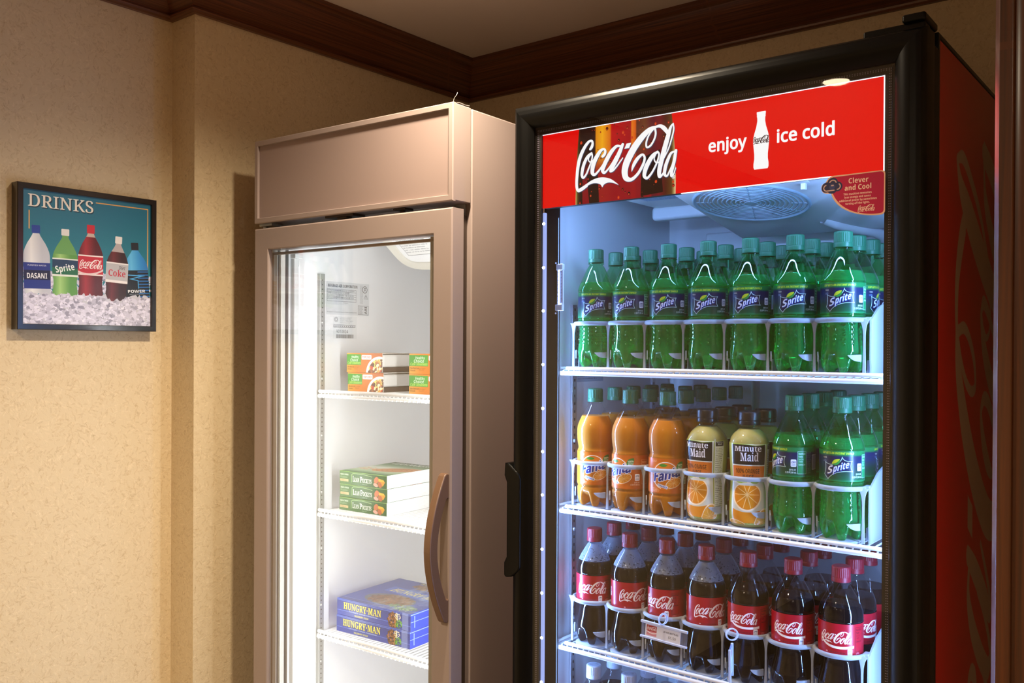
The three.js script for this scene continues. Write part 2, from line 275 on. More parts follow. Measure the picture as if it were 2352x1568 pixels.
TEX.juice = canvasTex(1024, 660, (c, W, H) => {
  c.fillStyle = '#a9b15a'; c.fillRect(0, 0, W, H);
  for (const X of [372, -140, 884]) {
    c.fillStyle = '#ced2c6'; c.fillRect(X - 8, 12, 288, H - 70);
    c.fillStyle = '#93b83a'; c.beginPath(); c.moveTo(X, 10); c.quadraticCurveTo(X + 110, 6, X + 190, 44); c.lineTo(X + 268, 14); c.lineTo(X + 268, 60); c.lineTo(X, 60); c.fill();
    c.fillStyle = '#17181c'; c.beginPath(); c.moveTo(X, 22); c.quadraticCurveTo(X + 110, 16, X + 190, 56); c.lineTo(X + 268, 26); c.lineTo(X + 268, 200); c.lineTo(X, 200); c.fill();
    c.fillStyle = '#e6e8f2'; fit(c, 'Minute', X + 22, 118, 216, 'bold %px serif', 74); fit(c, 'Maid', X + 66, 182, 150, 'bold %px serif', 74);
    c.fillStyle = '#c56a1c'; c.fillRect(X, 206, 268, 86); c.fillStyle = '#43230c'; fit(c, '100% ORANGE', X + 26, 246, 200, 'bold %px sans-serif', 36); fit(c, 'JUICE', X + 84, 282, 96, 'bold %px sans-serif', 36);
    c.fillStyle = '#4b5a22'; fit(c, 'FROM CONCENTRATE WITH VITAMIN C', X + 10, 310, 246, 'bold %px sans-serif', 15);
    leaf(c, X + 70, 344, 120, 50, 0.3, '#9fc24a'); leaf(c, X + 200, 340, 110, 46, -0.4, '#7fae36');
    orangeSlice(c, X + 124, 440, 118, 92, 0, '#d98a1e'); c.fillStyle = '#ced2c6'; c.fillRect(X, 356, 268, 20);
    c.fillStyle = '#d98c22'; c.beginPath(); c.moveTo(X + 4, 520); c.quadraticCurveTo(X + 130, 556, X + 266, 516); c.lineTo(X + 266, 610); c.quadraticCurveTo(X + 120, 640, X + 10, 600); c.fill();
    orangeSlice(c, X + 20, 646, 90, 60, 0.2, '#d4a024'); orangeSlice(c, X + 250, 600, 62, 90, 0.4, '#e0a640');
    c.fillStyle = '#2c2a10'; fit(c, '15.2 FL OZ (450 mL)', X + 74, 640, 150, 'bold %px sans-serif', 20);
    c.fillStyle = '#dfe4d6'; c.fillRect(X + 290, 20, 104, 560); c.fillStyle = '#17181c'; c.fillRect(X + 296, 24, 92, 78); c.fillStyle = '#e6e8f2'; fit(c, 'Minute', X + 304, 60, 76, 'bold %px serif', 30); fit(c, 'Maid', X + 316, 90, 54, 'bold %px serif', 30);
    finePrint(c, X + 298, 120, 88, 40, 11, '#3a3d30', 0.5);
  }
});
TEX.capTop = canvasTex(256, 256, (c, W) => {
  c.fillStyle = '#ffffff'; c.fillRect(0, 0, W, W); c.strokeStyle = '#555b66'; c.lineWidth = 5; c.beginPath(); c.arc(128, 128, 92, 0, 7); c.stroke(); c.fillStyle = '#555b66';
  c.save(); c.translate(128, 128); c.rotate(-0.35); c.fillRect(-74, -7, 148, 14); c.restore();
  for (let i = 0; i < 34; i++) { const a = i / 34 * 6.28; c.save(); c.translate(128 + Math.cos(a) * 76, 128 + Math.sin(a) * 76); c.rotate(a); c.fillRect(-8, -2, rr(8, 18), rr(4, 8)); c.restore(); }
  finePrint(c, 70, 70, 116, 3, 14, '#555b66', 0.5); finePrint(c, 70, 156, 116, 3, 14, '#555b66', 0.5);
});
// ---------------------------------------------------------------- prints: sign, stickers, poster, boxes
const SIGN = { x0: 0.0602, x1: 0.6990, y0: 1.7970, y1: 1.9390 };
TEX.sign = canvasTex(2048, 457, (c, W, H) => {
  const k = W / (SIGN.x1 - SIGN.x0), sx = (x) => (x - SIGN.x0) * k, sy = (y) => (SIGN.y1 - y) * k;
  c.fillStyle = '#e20000'; c.fillRect(0, 0, W, H);
  c.save(); c.beginPath();                                   // the close-up of a glass of cola
  const L = sx(0.1405), R = sx(0.346);
  c.moveTo(L + 14, 0); c.quadraticCurveTo(L - 8, H * 0.5, L - 10, H); c.lineTo(R + 10, H); c.quadraticCurveTo(R + 14, H * 0.5, R - 18, 0); c.closePath(); c.clip();
  const g = c.createLinearGradient(L - 10, 0, R + 14, 0), stops = [[0, '#c8b46c'], [0.025, '#4a3a14'], [0.05, '#1c0b08'], [0.2, '#230a08'], [0.215, '#e08a10'], [0.28, '#f0a818'], [0.36, '#d86a10'], [0.375, '#b80c12'], [0.56, '#a00a14'], [0.575, '#e07818'], [0.61, '#d8580e'], [0.625, '#5c2a1c'], [0.7, '#6a3a20'], [0.78, '#581222'], [0.84, '#70101c'], [0.9, '#4a1c10'], [0.955, '#5a3c14'], [0.985, '#c8b074'], [1, '#f0e8c0']];
  for (const s of stops) g.addColorStop(...s); c.fillStyle = g; c.fillRect(L - 20, 0, R - L + 60, H);
  const low = c.createLinearGradient(0, H * 0.36, 0, H * 0.62); low.addColorStop(0, 'rgba(120,6,22,0)'); low.addColorStop(1, 'rgba(140,6,24,0.9)'); c.fillStyle = low; c.fillRect(L + 40, 0, (R - L) * 0.72, H);
  c.fillStyle = '#1a0706'; c.beginPath(); c.moveTo(L + 70, H * 0.62); c.lineTo(L + 150, H * 0.6); c.lineTo(L + 160, H); c.lineTo(L + 90, H); c.fill();
  c.beginPath(); c.moveTo(R - 210, H * 0.5); c.lineTo(R - 90, H * 0.42); c.lineTo(R - 70, H * 0.96); c.lineTo(R - 215, H * 0.98); c.fill();
  for (let i = 0; i < 90; i++) {
    const x = rr(L, R), y = rr(0, H), r = rr(2, 9); c.fillStyle = ['#7a0a08', '#3a0606', '#c43a14', '#20090a'][i % 4]; c.beginPath(); c.ellipse(x, y, r, r * 1.2, 0, 0, 7); c.fill();
    c.fillStyle = '#e2562a'; c.beginPath(); c.ellipse(x - r * 0.1, y + r * 0.35, r * 0.45, r * 0.5, 0, 0, 7); c.fill();
  }
  c.restore();
  const lx = sx(0.1365), ly = sy(1.8336), lw = 1590 * 1.35e-4 * k;
  c.save(); c.lineWidth = 5; c.fillStyle = '#3c4a6a'; c.translate(3, 4); script(c, lx, ly, lw, { flat: false }); c.restore();
  c.fillStyle = '#ffffff'; script(c, lx, ly, lw, { flat: false });
  c.strokeStyle = '#ffffff'; c.lineWidth = 3; c.beginPath(); c.arc(R - 4, sy(1.8265), 9, 0, 7); c.stroke(); c.fillStyle = '#fff'; fit(c, 'R', R - 9, sy(1.8265) + 5, 10, 'bold %px sans-serif', 14);
  c.fillStyle = '#ffffff';
  fit(c, 'enjoy', sx(0.4105), sy(1.8613), (0.4795 - 0.4105) * k, '%px sans-serif', 92); fit(c, 'ice cold', sx(0.5305), sy(1.8613), (0.6270 - 0.5305) * k, '%px sans-serif', 92);
  c.lineWidth = 5; c.strokeStyle = '#ffffff'; c.save();   // stroke the words to their weight
  for (const [t, x0, x1] of [['enjoy', 0.4105, 0.4795], ['ice cold', 0.5305, 0.6270]]) { c.save(); c.font = '92px sans-serif'; const q = (x1 - x0) * k / c.measureText(t).width; c.translate(sx(x0), sy(1.8613)); c.scale(q, 1); c.lineJoin = 'round'; c.strokeText(t, 0, 0); c.restore(); }
  c.restore();
  const bx = sx(0.5052), yt = sy(1.9164), yb = sy(1.8216), hh = yb - yt, half = [[0.6, 0], [0.62, 0.03], [0.58, 0.06], [0.6, 0.085], [0.55, 0.1], [0.53, 0.16], [0.66, 0.26], [0.92, 0.37], [1.06, 0.45], [1.08, 0.53], [1.0, 0.64], [0.92, 0.74], [0.92, 0.82], [1.02, 0.9], [1.02, 0.965], [0.9, 1.0]].map(([a, b]) => [a * 41, yt + b * hh]);
  c.beginPath(); half.forEach((p, i) => (i ? c.lineTo(bx + p[0], p[1]) : c.moveTo(bx + p[0], p[1]))); half.slice().reverse().forEach((p) => c.lineTo(bx - p[0], p[1])); c.closePath(); c.fill();
  c.save(); c.beginPath(); c.rect(bx - 42, yt, 84, hh); c.clip(); c.fillStyle = '#2a1010'; script(c, bx - 48, yt + hh * 0.545, 96, { swash: true }); c.restore();
});
const SIDE = { z0: -0.098, z1: -0.745, y0: 0.10, y1: 2.002 };
TEX.side = canvasTex(640, 1880, (c, W, H) => {
  c.fillStyle = '#b00c0e'; c.fillRect(0, 0, W, H);
  const ky = H / (SIDE.y1 - SIDE.y0), kx = W / (SIDE.z0 - SIDE.z1);
  c.save(); c.translate(0, H); c.fillStyle = '#a08a7a';
  // text runs upwards, the tops of the letters towards the front edge
  const scale = 7.76e-4 * ky, yHyphen = (1.2329 - SIDE.y0) * ky, base = (SIDE.z0 + 0.59) * kx + 0;
  c.translate(base, -(yHyphen - (980 - 130) * scale)); c.rotate(-Math.PI / 2); script(c, 0, 0, 1700 * scale, { squash: 0.74 }); c.restore();
});
const STICK = { x0: 0.6075, x1: 0.7045, y0: 1.7290, y1: 1.7960 };
TEX.sticker = canvasTex(512, 354, (c, W, H) => {
  c.fillStyle = '#e6b496'; c.fillRect(0, 0, W, H);
  c.fillStyle = '#b20a40'; c.beginPath(); c.moveTo(96, 14); c.lineTo(470, 8); c.quadraticCurveTo(502, 8, 502, 40); c.lineTo(500, 306); c.quadraticCurveTo(500, 338, 470, 340); c.bezierCurveTo(330, 346, 150, 300, 92, 130); c.closePath(); c.fill();
  c.fillStyle = '#f0d2b8'; fit(c, 'Clever', 222, 78, 160, 'bold %px sans-serif', 58); fit(c, 'and Cool', 192, 134, 216, 'bold %px sans-serif', 58);
  fit(c, 'This machine consumes', 184, 172, 224, 'bold %px sans-serif', 23); fit(c, 'less energy and saves', 192, 198, 208, 'bold %px sans-serif', 23); fit(c, 'additional power by sometimes', 148, 224, 300, 'bold %px sans-serif', 23); fit(c, 'turning off the lights.', 200, 250, 194, 'bold %px sans-serif', 23);
  script(c, 300, 312, 130);
  c.fillStyle = '#2b2c52'; c.beginPath(); for (const [x, y, r] of [[50, 92, 42], [96, 60, 44], [136, 92, 40], [92, 104, 44], [40, 100, 34]]) { c.moveTo(x + r, y); c.arc(x, y, r, 0, 7); } c.fill();
  c.strokeStyle = '#c9a49a'; c.lineWidth = 9; c.beginPath(); c.arc(98, 66, 28, 3.5, 6.1); c.stroke(); c.beginPath(); c.arc(134, 92, 24, 5.2, 8.0); c.stroke(); c.beginPath(); c.arc(48, 98, 24, 1.4, 4.6); c.stroke(); c.beginPath(); c.moveTo(46, 122); c.lineTo(112, 120); c.stroke();
  c.fillStyle = '#3b4170'; c.beginPath(); c.arc(92, 92, 24, 0, 7); c.fill(); c.fillStyle = '#c9a49a'; c.fillRect(84, 76, 22, 10);
});
TEX.plate = canvasTex(640, 360, (c, W, H) => {
  c.fillStyle = '#cfd2d4'; c.fillRect(0, 0, W, H); c.fillStyle = '#2c2e31';
  fit(c, 'BEVERAGE-AIR CORPORATION', 20, 58, 440, 'bold %px sans-serif', 44);
  c.strokeStyle = '#4a4d50'; c.lineWidth = 3; c.strokeRect(10, 82, 430, 130); for (const y of [108, 134, 160, 186]) { c.beginPath(); c.moveTo(10, y); c.lineTo(440, y); c.stroke(); } for (const [x, y] of [[170, 108], [320, 108], [190, 134], [290, 134], [150, 160], [230, 160], [340, 160]]) { c.beginPath(); c.moveTo(x, y); c.lineTo(x, y + 26); c.stroke(); }
  for (const y of [88, 114, 140, 166]) finePrint(c, 16, y, 400, 1, 12, '#4a4d50', 0.9);
  c.fillStyle = '#4a4d50'; fit(c, 'This equipment is intended for the storage and display of packaged products', 10, 336, 440, '%px sans-serif', 16); finePrint(c, 250, 222, 80, 1, 10, '#4a4d50', 0.9);
  c.lineWidth = 7; c.beginPath(); c.arc(574, 66, 36, 0, 7); c.stroke(); c.save(); c.translate(574, 66); c.rotate(Math.PI / 2); c.fillStyle = '#2c2e31'; fit(c, 'UL', -22, 14, 44, 'bold %px sans-serif', 42); c.restore();
  c.lineWidth = 3; c.beginPath(); c.moveTo(590, 120); c.lineTo(560, 170); c.lineTo(622, 170); c.closePath(); c.stroke(); c.beginPath(); c.arc(592, 148, 12, 0, 7); c.stroke();
  c.save(); c.translate(500, 20); for (let i = 0; i < 4; i++) finePrint(c, i * 12, 0, 8, 26, 8, '#55585b', 0.6); c.restore();
  c.strokeRect(470, 250, 160, 100); c.save(); c.translate(606, 340); c.rotate(-Math.PI / 2); c.fillStyle = '#3a3c40'; fit(c, 'ARI', 0, 0, 84, 'bold %px sans-serif', 48); c.restore(); finePrint(c, 480, 258, 70, 10, 9, '#55585b', 0.6);
});
TEX.plate2 = canvasTex(320, 240, (c, W, H) => {
  c.fillStyle = '#dddfe0'; c.fillRect(0, 0, W, H); c.strokeStyle = '#55585b'; c.lineWidth = 4; c.beginPath(); c.arc(40, 34, 24, 0, 7); c.stroke(); c.beginPath(); c.arc(40, 34, 14, 0, 7); c.stroke();
  finePrint(c, 90, 10, 180, 6, 11, '#66696c', 0.5); c.lineWidth = 3; c.strokeRect(8, 90, 290, 26); for (let i = 0; i < 10; i++) c.strokeRect(12 + i * 28, 100, 24, 12);
  c.fillStyle = '#3a3c40'; fit(c, '9010824', 40, 178, 160, '%px monospace', 50); let x = 40; while (x < 272) { const w = rr(1.5, 5); c.fillRect(x, 192, w, 40); x += w + rr(1.5, 4); }
});
TEX.warn = canvasTex(320, 200, (c, W, H) => {
  c.fillStyle = '#e4e4e2'; c.fillRect(0, 0, W, H); c.fillStyle = '#d9742c'; c.fillRect(0, 0, W, 46); c.fillStyle = '#f2e8dc'; fit(c, 'WARNING', 80, 36, 150, 'bold %px sans-serif', 36);
  c.fillStyle = '#45474a'; fit(c, 'Could result in death or serious injury.', 10, 70, 260, 'bold %px sans-serif', 18); finePrint(c, 10, 84, 280, 5, 20, '#66696c', 0.45); c.strokeStyle = '#55585b'; c.lineWidth = 3; c.strokeRect(2, 2, W - 4, H - 4);
});
TEX.notice = canvasTex(256, 384, (c, W, H) => {
  c.fillStyle = '#8ea4b4'; c.fillRect(0, 0, W, H); c.fillStyle = '#1d2733'; fit(c, 'Important', 12, 56, 170, 'italic bold %px serif', 54);
  finePrint(c, 12, 86, 210, 12, 18, '#2a3644', 0.45); finePrint(c, 12, 312, 200, 5, 13, '#2a3644', 0.5);
});
TEX.fanNote = canvasTex(320, 128, (c, W, H) => { c.fillStyle = '#9db2cc'; c.fillRect(0, 0, W, H); finePrint(c, 10, 10, 290, 7, 16, '#3c4a60', 0.55); });
TEX.price = canvasTex(320, 110, (c, W, H) => {
  c.fillStyle = '#dfe2f0'; c.fillRect(0, 0, W, H); c.fillStyle = '#a3232c'; c.fillRect(12, 8, 92, 52); c.fillStyle = '#d68a98'; c.fillRect(12, 60, 92, 38); c.fillStyle = '#f6eef0'; script(c, 16, 48, 84); c.beginPath(); c.moveTo(12, 58); c.quadraticCurveTo(60, 84, 104, 64); c.lineTo(104, 70); c.quadraticCurveTo(60, 92, 12, 66); c.fill();
  c.fillStyle = '#262a3a'; fit(c, '20 OZ BOTTLES', 164, 42, 136, 'bold %px sans-serif', 20); fit(c, '$1.50', 210, 84, 70, '%px sans-serif', 30);
});
TEX.scale = canvasTex(64, 320, (c, W, H) => { c.fillStyle = '#eef2fb'; c.fillRect(0, 0, W, H); c.fillStyle = '#b9c4dc'; c.fillRect(26, 6, 12, H - 12); c.fillStyle = '#333c58'; for (let i = 0; i < 22; i++) c.fillRect(i % 2 ? 44 : 42, 14 + i * 13.4, i % 2 ? 8 : 14, 3); for (let i = 0; i < 8; i++) c.fillRect(6, 20 + i * 36, 12, 9); });
TEX.dots = canvasTex(32, 64, (c) => { c.fillStyle = '#0c0b0e'; c.fillRect(0, 0, 32, 64); c.fillStyle = '#a49cb4'; for (const [x, y] of [[8, 16], [22, 16], [8, 48], [22, 48]]) { c.beginPath(); c.arc(x, y, 4.6, 0, 7); c.fill(); } }, { wrap: true });  // dots painted paler and bluish for LED light leaking through
// ---- the framed print of drinks on ice
function ice(c, x0, y0, x1, top, bottom, n) {
  for (let i = 0; i < n; i++) {
    const x = rr(x0, x1), t = top(x), y = rr(t, bottom), r = rr(10, 30), v = (rnd() < 0.75 ? rr(205, 252) : rr(150, 205)) | 0, a = rr(0, 3);
    c.fillStyle = `rgb(${v - 10},${v - 12},${Math.min(255, v + 10)})`; c.beginPath(); const m = 4 + (rnd() * 3 | 0); for (let k = 0; k < m; k++) { const q = a + k / m * 6.28, s = r * rr(0.5, 1); c.lineTo(x + Math.cos(q) * s, y + Math.sin(q) * s * 0.75); } c.fill();
  }
}
function printBottle(c, cx, top, bottom, w, lean, cap, capH, glassTop, glass, liquid, level, label) {
  c.save(); c.translate(cx, bottom); c.rotate(lean); const H = bottom - top, h = w / 2, prof = [[0.25, 1 - capH * 0.6], [0.25, 0.875], [0.32, 0.845], [0.46, 0.80], [0.66, 0.74], [0.84, 0.67], [0.95, 0.61], [1, 0.55], [1, 0.48], [0.98, 0.3], [0.92, 0.24], [0.9, 0.18], [0.95, 0.1], [0.99, 0.05], [0.9, 0]].map(([a, b]) => [a * h, -b * H]);
  c.beginPath(); prof.forEach((p, i) => (i ? c.lineTo(p[0], p[1]) : c.moveTo(p[0], p[1]))); prof.slice().reverse().forEach((p) => c.lineTo(-p[0], p[1])); c.closePath();
  const g = c.createLinearGradient(-h, 0, h, 0); g.addColorStop(0, glass[0]); g.addColorStop(0.3, glass[1]); g.addColorStop(0.7, glass[0]); g.addColorStop(1, glass[2] ?? glass[0]); c.fillStyle = glassTop; c.fill();
  c.save(); c.clip(); c.fillStyle = g; c.fillRect(-h, -level * H, w, level * H); c.restore();
  c.fillStyle = cap; c.beginPath(); c.roundRect(-0.29 * h - 2, -H, 0.58 * h + 4, capH * H, 6); c.fill(); label(c, h, H); c.restore();
}
TEX.poster = canvasTex(1024, 1024, (c, W, H) => {
  const g = c.createLinearGradient(0, 0, 0, 640); g.addColorStop(0, '#1f6f8c'); g.addColorStop(1, '#1a7f90'); c.fillStyle = g; c.fillRect(0, 0, W, H);
  c.strokeStyle = '#e2a862'; c.lineWidth = 9; c.beginPath(); c.moveTo(558, 40); c.lineTo(998, 40); c.lineTo(998, 640); c.stroke(); c.beginPath(); c.moveTo(48, 158); c.lineTo(48, 300); c.stroke();
  c.fillStyle = '#123c50'; fit(c, 'DRINKS', 42, 136, 508, 'bold %px serif', 132); c.fillStyle = '#f4ece0'; fit(c, 'DRINKS', 34, 127, 508, '%px serif', 132); fit(c, 'DRINKS', 36, 127, 508, '%px serif', 132);
  ice(c, 0, 0, W, (x) => 600 + 26 * Math.sin(x * 0.011), 800, 700);
  printBottle(c, 112, 268, 790, 196, -0.03, '#1c3f9c', 0.12, '#d4d6de', ['#c4c8d4', '#eef0f4'], 0, 0.99, (q, h, L) => { q.fillStyle = '#1c2f86'; q.fillRect(-h, -L * 0.45, 2 * h, L * 0.38); q.fillStyle = '#10143a'; q.fillRect(-h, -L * 0.34, 2 * h, L * 0.14); q.fillStyle = '#f2f3f6'; fit(q, 'PURIFIED WATER', -h * 0.7, -L * 0.4, h * 1.4, '%px sans-serif', 16); fit(q, 'DASANI', -h * 0.8, -L * 0.22, h * 1.56, 'bold %px sans-serif', 56); });
  printBottle(c, 318, 276, 800, 196, 0.0, '#e9e6e4', 0.1, '#6aa55a', ['#5c9a44', '#a9d47e'], 0, 0.62, (q, h, L) => { q.fillStyle = '#e8efe6'; q.fillRect(-h, -L * 0.56, 2 * h, L * 0.27); q.fillStyle = '#173a5a'; q.fillRect(-h, -L * 0.54, 2 * h, L * 0.22); q.fillStyle = '#1d6a46'; q.fillRect(-h, -L * 0.42, 2 * h, L * 0.1); q.save(); q.translate(0, -L * 0.4); q.rotate(-0.22); q.fillStyle = '#f4f6f6'; fit(q, 'Sprite', -h * 0.78, 16, h * 1.55, 'bold %px sans-serif', 72); q.restore(); });
  printBottle(c, 518, 222, 800, 202, 0, '#cf2436', 0.12, '#c9b2a8', ['#5a1016', '#a8242c'], 0, 0.83, (q, h, L) => { q.fillStyle = '#f2e8e6'; q.fillRect(-h, -L * 0.58, 2 * h, L * 0.28); q.fillStyle = '#c41a30'; q.fillRect(-h, -L * 0.56, 2 * h, L * 0.24); q.fillStyle = '#f6f2f2'; script(q, -h * 0.9, -L * 0.4, h * 1.8); q.fillStyle = '#e8cfd0'; q.beginPath(); q.moveTo(-h, -L * 0.36); q.quadraticCurveTo(0, -L * 0.28, h, -L * 0.4); q.lineTo(h, -L * 0.37); q.quadraticCurveTo(0, -L * 0.26, -h, -L * 0.33); q.fill(); });
  printBottle(c, 916, 330, 806, 206, -0.07, '#1d2026', 0.13, '#4aa6e0', ['#2f8fd8', '#63c0f2', '#2478c4'], 0, 0.96, (q, h, L) => { q.fillStyle = '#10151c'; q.fillRect(-h, -L * 0.52, 2 * h, L * 0.5); q.fillStyle = '#1f70c0'; for (let i = 0; i < 9; i++) q.fillRect(h * 0.1, -L * (0.5 - i * 0.054), h * 0.9, 9); q.strokeStyle = '#46a8e4'; q.lineWidth = 8; q.beginPath(); q.moveTo(-h * 0.8, -L * 0.44); q.lineTo(h * 0.5, -L * 0.42); q.lineTo(-h * 0.5, -L * 0.37); q.lineTo(h * 0.1, -L * 0.34); q.lineTo(h * 0.1, -L * 0.2); q.stroke(); q.fillStyle = '#eef2f6'; fit(q, 'POWER', -h * 0.85, -L * 0.13, h * 1.5, 'bold %px sans-serif', 32); finePrint(q, -h * 0.7, -L * 0.11, h * 1.3, 1, 8, '#dfe6ee', 0.8); });
  printBottle(c, 722, 292, 830, 186, 0.05, '#ece8e6', 0.11, '#b9aeb0', ['#33100e', '#702024'], 0, 0.76, (q, h, L) => { q.fillStyle = '#f1eef0'; q.fillRect(-h, -L * 0.6, 2 * h, L * 0.31); q.fillStyle = '#bdbcc2'; q.fillRect(-h, -L * 0.58, 2 * h, L * 0.25); q.fillStyle = '#c02438'; fit(q, 'Coke', -h * 0.8, -L * 0.39, h * 1.6, 'bold %px serif', 72); q.fillStyle = '#3a2a2c'; fit(q, 'Diet', h * 0.1, -L * 0.5, h * 0.6, 'italic %px serif', 40); });
  c.fillStyle = '#c9cad8'; c.beginPath(); c.moveTo(0, 800); for (let x = 0; x <= W; x += 16) c.lineTo(x, 786 + rr(-22, 22) + (x > 640 && x < 790 ? 30 : 0) - (x > 820 ? 10 : 0)); c.lineTo(W, H); c.lineTo(0, H); c.fill();
  ice(c, 0, 0, W, (x) => 796 + (x > 640 && x < 790 ? 34 : 0), H, 1700);
});
// ---- frozen food cartons
function food(c, x, y, w, h, n, cols) { for (let i = 0; i < n; i++) { const a = rr(0, 6.28), q = Math.sqrt(rnd()); c.fillStyle = cols[rnd() * cols.length | 0]; c.beginPath(); c.ellipse(x + Math.cos(a) * q * w, y + Math.sin(a) * q * h, rr(w * 0.06, w * 0.18), rr(h * 0.06, h * 0.16), rr(0, 3), 0, 7); c.fill(); } }
const MEAL = ['#7a3a14', '#b8672a', '#5a2a10', '#d8a048', '#c23a1c', '#d9cf6a', '#f0e2b8', '#8c4a1c'];
TEX.meal = canvasTex(512, 216, (c, W, H) => {
  const g = c.createLinearGradient(0, 0, W, 0); g.addColorStop(0, '#e2a44a'); g.addColorStop(0.3, '#d07a28'); g.addColorStop(1, '#b85e18'); c.fillStyle = g; c.fillRect(0, 0, W, H);
  c.fillStyle = '#4a9a3c'; c.fillRect(0, 14, 208, 118); c.fillStyle = '#f6f8f0'; fit(c, 'Healthy', 68, 58, 104, '%px sans-serif', 40); fit(c, 'Choice', 50, 94, 114, '%px sans-serif', 44); c.fillStyle = '#cde86a'; fit(c, 'Café Steamers', 10, 124, 190, 'italic %px serif', 40);
  c.fillStyle = '#6a3a10'; fit(c, 'Barbecue', 12, 164, 96, 'bold %px sans-serif', 26); fit(c, 'Steak', 12, 188, 58, 'bold %px sans-serif', 24); finePrint(c, 110, 152, 70, 3, 12, '#6a3a10', 0.5);
  c.fillStyle = '#f0efec'; c.beginPath(); c.roundRect(216, 20, 142, 52, 12); c.fill(); c.fillStyle = '#b0482a'; fit(c, 'TOP CHEF', 228, 58, 118, 'bold %px sans-serif', 34);
  c.fillStyle = '#eceae4'; c.beginPath(); c.arc(470, 226, 190, 0, 7); c.fill(); c.save(); c.beginPath(); c.arc(474, 230, 166, 0, 7); c.clip(); food(c, 474, 200, 170, 150, 420, MEAL); c.restore();
});
TEX.mealTop = canvasTex(256, 256, (c, W, H) => { c.fillStyle = '#d9c9b0'; c.fillRect(0, 0, W, H); c.fillStyle = '#efece6'; c.beginPath(); c.ellipse(140, 130, 110, 104, 0, 0, 7); c.fill(); food(c, 140, 130, 80, 76, 200, MEAL); });
TEX.pocket = canvasTex(512, 108, (c, W, H) => {
  const g = c.createLinearGradient(0, 0, W, 0); g.addColorStop(0, '#5f7f56'); g.addColorStop(0.35, '#3d6a3a'); g.addColorStop(1, '#1d5a26'); c.fillStyle = g; c.fillRect(0, 0, W, H); c.fillStyle = '#8fb860'; c.fillRect(0, 0, W, 4);
  c.fillStyle = '#d8dccb'; fit(c, 'HAM & CHEESE', 10, 34, 90, 'bold %px sans-serif', 18); finePrint(c, 10, 42, 92, 2, 9, '#c8d0b8', 0.5); c.fillStyle = '#c9b084'; c.fillRect(8, 66, 92, 20); finePrint(c, 14, 72, 78, 1, 9, '#7a6238', 0.8);
  c.strokeStyle = '#a8c880'; c.lineWidth = 4; c.beginPath(); c.moveTo(134, 88); c.lineTo(136, 26); c.quadraticCurveTo(140, 14, 160, 13); c.quadraticCurveTo(270, 8, 356, 24); c.stroke();
  c.fillStyle = '#f4f3ea'; fit(c, 'L', 146, 80, 20, 'bold %px serif', 66); fit(c, 'EAN', 166, 80, 52, 'bold %px serif', 48); fit(c, 'P', 224, 80, 28, 'bold %px serif', 66); fit(c, 'OCKETS', 252, 80, 100, 'bold %px serif', 48); finePrint(c, 250, 90, 60, 1, 7, '#d8dccb', 0.8);
  c.fillStyle = '#d99426'; c.beginPath(); c.moveTo(418, 30); c.lineTo(476, 38); c.lineTo(492, 56); c.lineTo(470, 90); c.lineTo(430, 84); c.fill(); c.fillStyle = '#f0b640'; c.beginPath(); c.moveTo(418, 30); c.lineTo(476, 38); c.lineTo(484, 54); c.lineTo(424, 52); c.fill();
  c.fillStyle = '#c9744c'; c.beginPath(); c.ellipse(400, 46, 22, 30, 0.5, 0, 7); c.fill(); c.fillStyle = '#b8633e'; c.beginPath(); c.ellipse(438, 80, 20, 26, -0.6, 0, 7); c.fill(); c.fillStyle = '#e2a796'; c.beginPath(); c.ellipse(394, 86, 26, 14, 0.3, 0, 7); c.fill();
});
TEX.pocketSide = canvasTex(512, 108, (c, W, H) => { c.fillStyle = '#f2f2f0'; c.fillRect(0, 0, W, H); finePrint(c, 16, 20, 390, 8, 10, '#c9c9c4', 0.3); c.strokeStyle = '#d5d5d0'; c.strokeRect(10, 12, 420, 84); c.fillStyle = '#1f7a2e'; c.fillRect(444, 6, 68, 54); c.fillStyle = '#f4f6f2'; fit(c, 'BEST IF', 452, 30, 52, 'bold %px sans-serif', 18); fit(c, 'USED BY', 452, 50, 52, 'bold %px sans-serif', 18); finePrint(c, 446, 74, 60, 2, 12, '#aaaaa6', 0.6); });
TEX.pocketTop = canvasTex(384, 384, (c, W, H) => {
  const g = c.createLinearGradient(0, H, 0, 0); g.addColorStop(0, '#2d6a34'); g.addColorStop(0.18, '#a8bf98'); g.addColorStop(0.5, '#d8dccc'); g.addColorStop(0.8, '#4a7a4a'); g.addColorStop(1, '#2a4a34'); c.fillStyle = g; c.fillRect(0, 0, W, H);
  c.fillStyle = '#d0905a'; c.beginPath(); c.ellipse(270, 220, 150, 62, -0.35, 0, 7); c.fill(); c.strokeStyle = '#a8682e'; c.lineWidth = 6; for (let i = 1; i < 5; i++) { c.beginPath(); c.ellipse(270, 220, 150 * i / 5, 62 * i / 5, -0.35, 0, 7); c.stroke(); }
  food(c, 70, 250, 66, 34, 60, ['#d9a27a', '#e0b890', '#c98a60']); c.fillStyle = '#eef0ea'; fit(c, 'LEAN POCKETS', 40, 66, 300, 'bold %px serif', 62);
});
